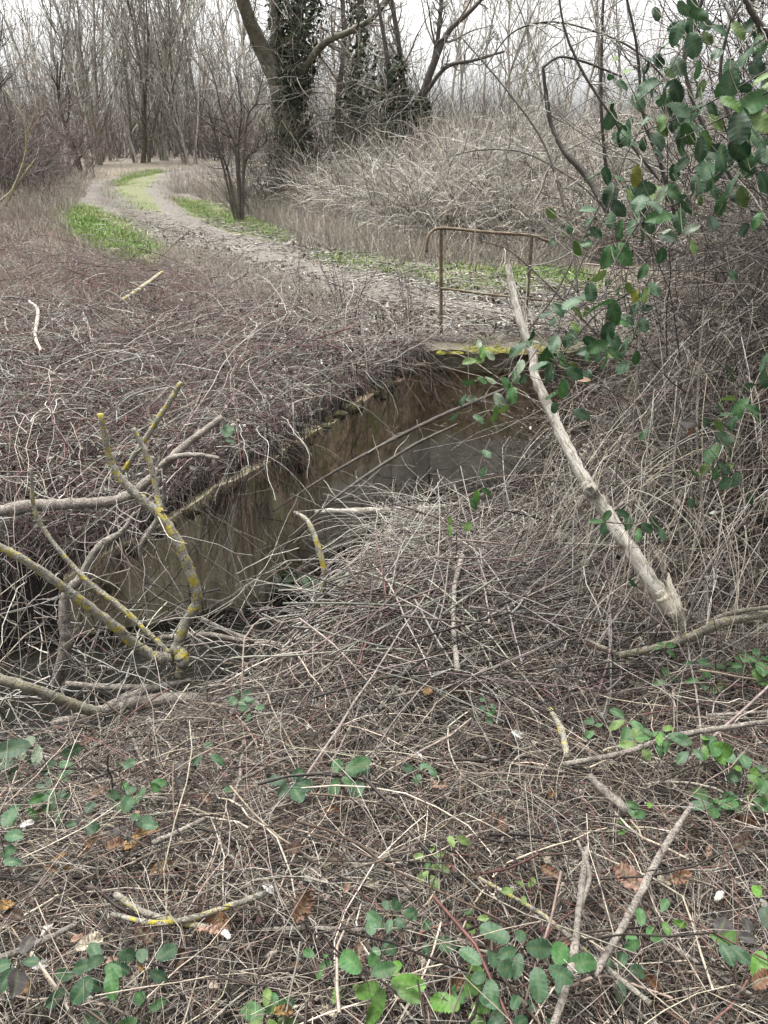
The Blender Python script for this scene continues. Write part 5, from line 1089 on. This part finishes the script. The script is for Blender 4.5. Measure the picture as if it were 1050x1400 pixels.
# small dark shrub standing by the track
def track_shrub():
    D3 = 14.5; specs = [[(326, 262, D3), (322, 205, D3), (316, 185, D3), (302, 150, D3), (294, 112, D3), (282, 80, D3)], [(322, 206, D3), (336, 175, D3), (350, 140, D3), (357, 112, D3)], [(324, 262, D3), (312, 235, D3), (302, 212, D3), (288, 180, D3)],
        [(328, 262, D3), (335, 225, D3), (352, 205, D3), (370, 188, D3)], [(320, 262, D3), (308, 240, D3), (292, 175, D3 - .2), (285, 140, D3 - .2)], [(328, 262, D3), (326, 205, D3 + .2), (330, 150, D3 + .2), (322, 95, D3 + .2)]]
    base = px_path([specs[0][0]])[0]; base[2] = H(base[0], base[1]); root = empty('bare_sapling', base, 'small dark forked sapling standing between the track and the ivy tree', 'sapling'); cr = Acc()
    for sp in specs:
        P = px_path(sp); P[0][2] = base[2] - .1; V, Fq = limb(P, [.026, .020, .015, .008], 8, 18, .06); Acc().add(V, Fq, np.array((.16, .135, .11))).build('stem', M_bark, root, True, off=base)
        Q, r = sprout(spline(P, 16)[None], np.full((1, 16), .02), 12, .2, .98, .28, .8, 8, .15, (0, 0, .05), .5, .006); cr.add(*tubes(Q, r, 4, pick(len(Q), brown=3, dark=3)))
        Q2, r2 = sprout(Q, r, 5, .1, .95, .5, .8, 6, .18, (0, 0, .03), .6, .004); cr.add(*tubes(Q2, r2, 3, pick(len(Q2), brown=3, olive=2, grey=2)))
    cr.build('crown', M_stem, root, True, off=base)
track_shrub()
# pale leaning sapling at the left edge
branch('pale_sapling', 'pale yellowish leaning sapling at the left edge of the track', 'sapling', [
    ('stem', [(8, 282, 13), (22, 250, 13), (34, 215, 13), (36, 185, 13), (30, 160, 13), (5, 120, 13)], [2.5, 2.5, 2, 1.8, 1.4, 1]), ('stem', [(0, 275, 13), (15, 262, 13), (32, 240, 13), (48, 218, 13)], [2, 2, 1.5, 1]), ('stem', [(36, 185, 13), (44, 165, 13), (50, 145, 13)], [1.4, 1, .8])], M_lichen, None, 8, .35, 6)

# far wood and undergrowth
def far_wood():
    acc = Acc()
    def band(N, x0, x1, y0, y1, h0, h1, rr, lean, cols, K=6):
        y = rg.uniform(y0, y1, N); x = (rg.uniform(x0, x1, N) - 525) / F * y * 1.02; a = rg.uniform(0, 2 * pi, N)
        P = walk(np.stack([x, y, H(x, y) - .1], -1), np.stack([np.cos(a) * lean, np.sin(a) * lean, np.ones(N)], -1), rg.uniform(h0, h1, N), K, .09, (0, 0, .03), .04)
        R = taper(N, K, rg.uniform(*rr, N), .25); acc.add(*tubes(P, R, 3, pick(N, **cols)))
        Q, r = sprout(P, R, 4, .15, .97, .33, .7, 5, .15, (0, 0, .06), .5, rr[0] * .35); acc.add(*tubes(Q, r, 3, pick(len(Q), **cols)))
        Q2, r2 = sprout(Q, r, 3, .15, .97, .5, .7, 4, .15, (0, 0, .06), .6, rr[0] * .3); acc.add(*tubes(Q2, r2, 3, pick(len(Q2), **cols)))
    gr = dict(grey=4, tan=2, pale=6, olive=1)  # far stems mostly pale: haze painted into their colour
    band(1100, -120, 560, 52, 95, 4, 10, (.02, .06), .12, gr); band(1500, -120, 420, 36, 60, 1.2, 3.6, (.012, .03), .3, dict(brown=1.5, grey=4, olive=2, tan=2, pale=3))
    band(750, 540, 1150, 45, 85, 2, 5, (.02, .05), .12, gr); band(900, 420, 1150, 24, 50, .8, 2.2, (.01, .025), .3, dict(grey=4, brown=2, tan=2))
    o = acc.build('far_wood', M_stem); tag(o, 'hazy grey mass of bare wood and undergrowth behind the nearer trees', 'wood', kind='stuff')
    acc = Acc(); N = 2600; y = rg.uniform(14.5, 24, N); x = (rg.uniform(-120, 130, N) - 525) / F * y * 1.0; k = (x < -.36 * y - .5); x, y = x[k], y[k]; N = len(x)
    a = rg.uniform(0, 2 * pi, N); P = walk(np.stack([x, y, H(x, y)], -1), np.stack([np.cos(a) * .5, np.sin(a) * .5, np.ones(N)], -1), rg.uniform(.6, 2.4, N) * smooth(0, 2.2, -(x + .36 * y)) + .2, 9, .15, (0, 0, -.02), .1)
    acc.add(*tubes(P, taper(N, 9, rg.uniform(.004, .009, N), .3), 3, pick(N, brown=4, mauve=3, red=2, grey=2, dark=2))); Q, r = sprout(P, np.full((N, 9), .006), 4, .2, .95, .4, .8, 6, .2, (0, 0, 0), .5, .003); acc.add(*tubes(Q, r, 3, pick(len(Q), brown=4, mauve=3, red=2, grey=2)))
    # bare scrub round the foot of the ivy tree
    N = 2600; x = rg.uniform(-3.6, 3, N); y = rg.uniform(15.2, 19, N); k = (mound_e(x, y) > -1.2) | (x > -2.6); x, y = x[k], y[k]; N = len(x); a = rg.uniform(0, 2 * pi, N)
    P = walk(np.stack([x, y, H(x, y)], -1), np.stack([np.cos(a) * .5, np.sin(a) * .5, np.ones(N)], -1), rg.uniform(.4, 1.9, N), 8, .16, (0, 0, -.03), .1)
    acc.add(*tubes(P, taper(N, 8, rg.uniform(.003, .008, N), .3), 3, pick(N, brown=3, grey=3, dark=3, olive=2)))
    o = acc.build('undergrowth', M_stem); tag(o, 'dark brown scrub under the trees along the track', 'undergrowth', kind='stuff')
far_wood()
print('VERTS', sum(len(o.data.vertices) for o in bpy.data.objects if o.type == 'MESH'), 'OBJ', len(bpy.data.objects))

# overall reflectance of the winter vegetation
for m in bpy.data.materials:
    nt = m.node_tree
    for n in [n for n in nt.nodes if n.type in ('BSDF_PRINCIPLED', 'BSDF_TRANSLUCENT')]:
        so_ = n.inputs['Base Color' if n.type == 'BSDF_PRINCIPLED' else 'Color']
        if so_.is_linked:
            src = so_.links[0].from_socket; h = nt.nodes.new('ShaderNodeHueSaturation'); h.inputs['Value'].default_value = {'stained_concrete': .95}.get(m.name, .45); h.inputs['Saturation'].default_value = {'stem': 1.04, 'bark': .9, 'stained_concrete': .85}.get(m.name, 1.08)
            nt.links.new(src, h.inputs['Color']); nt.links.new(h.outputs[0], so_)
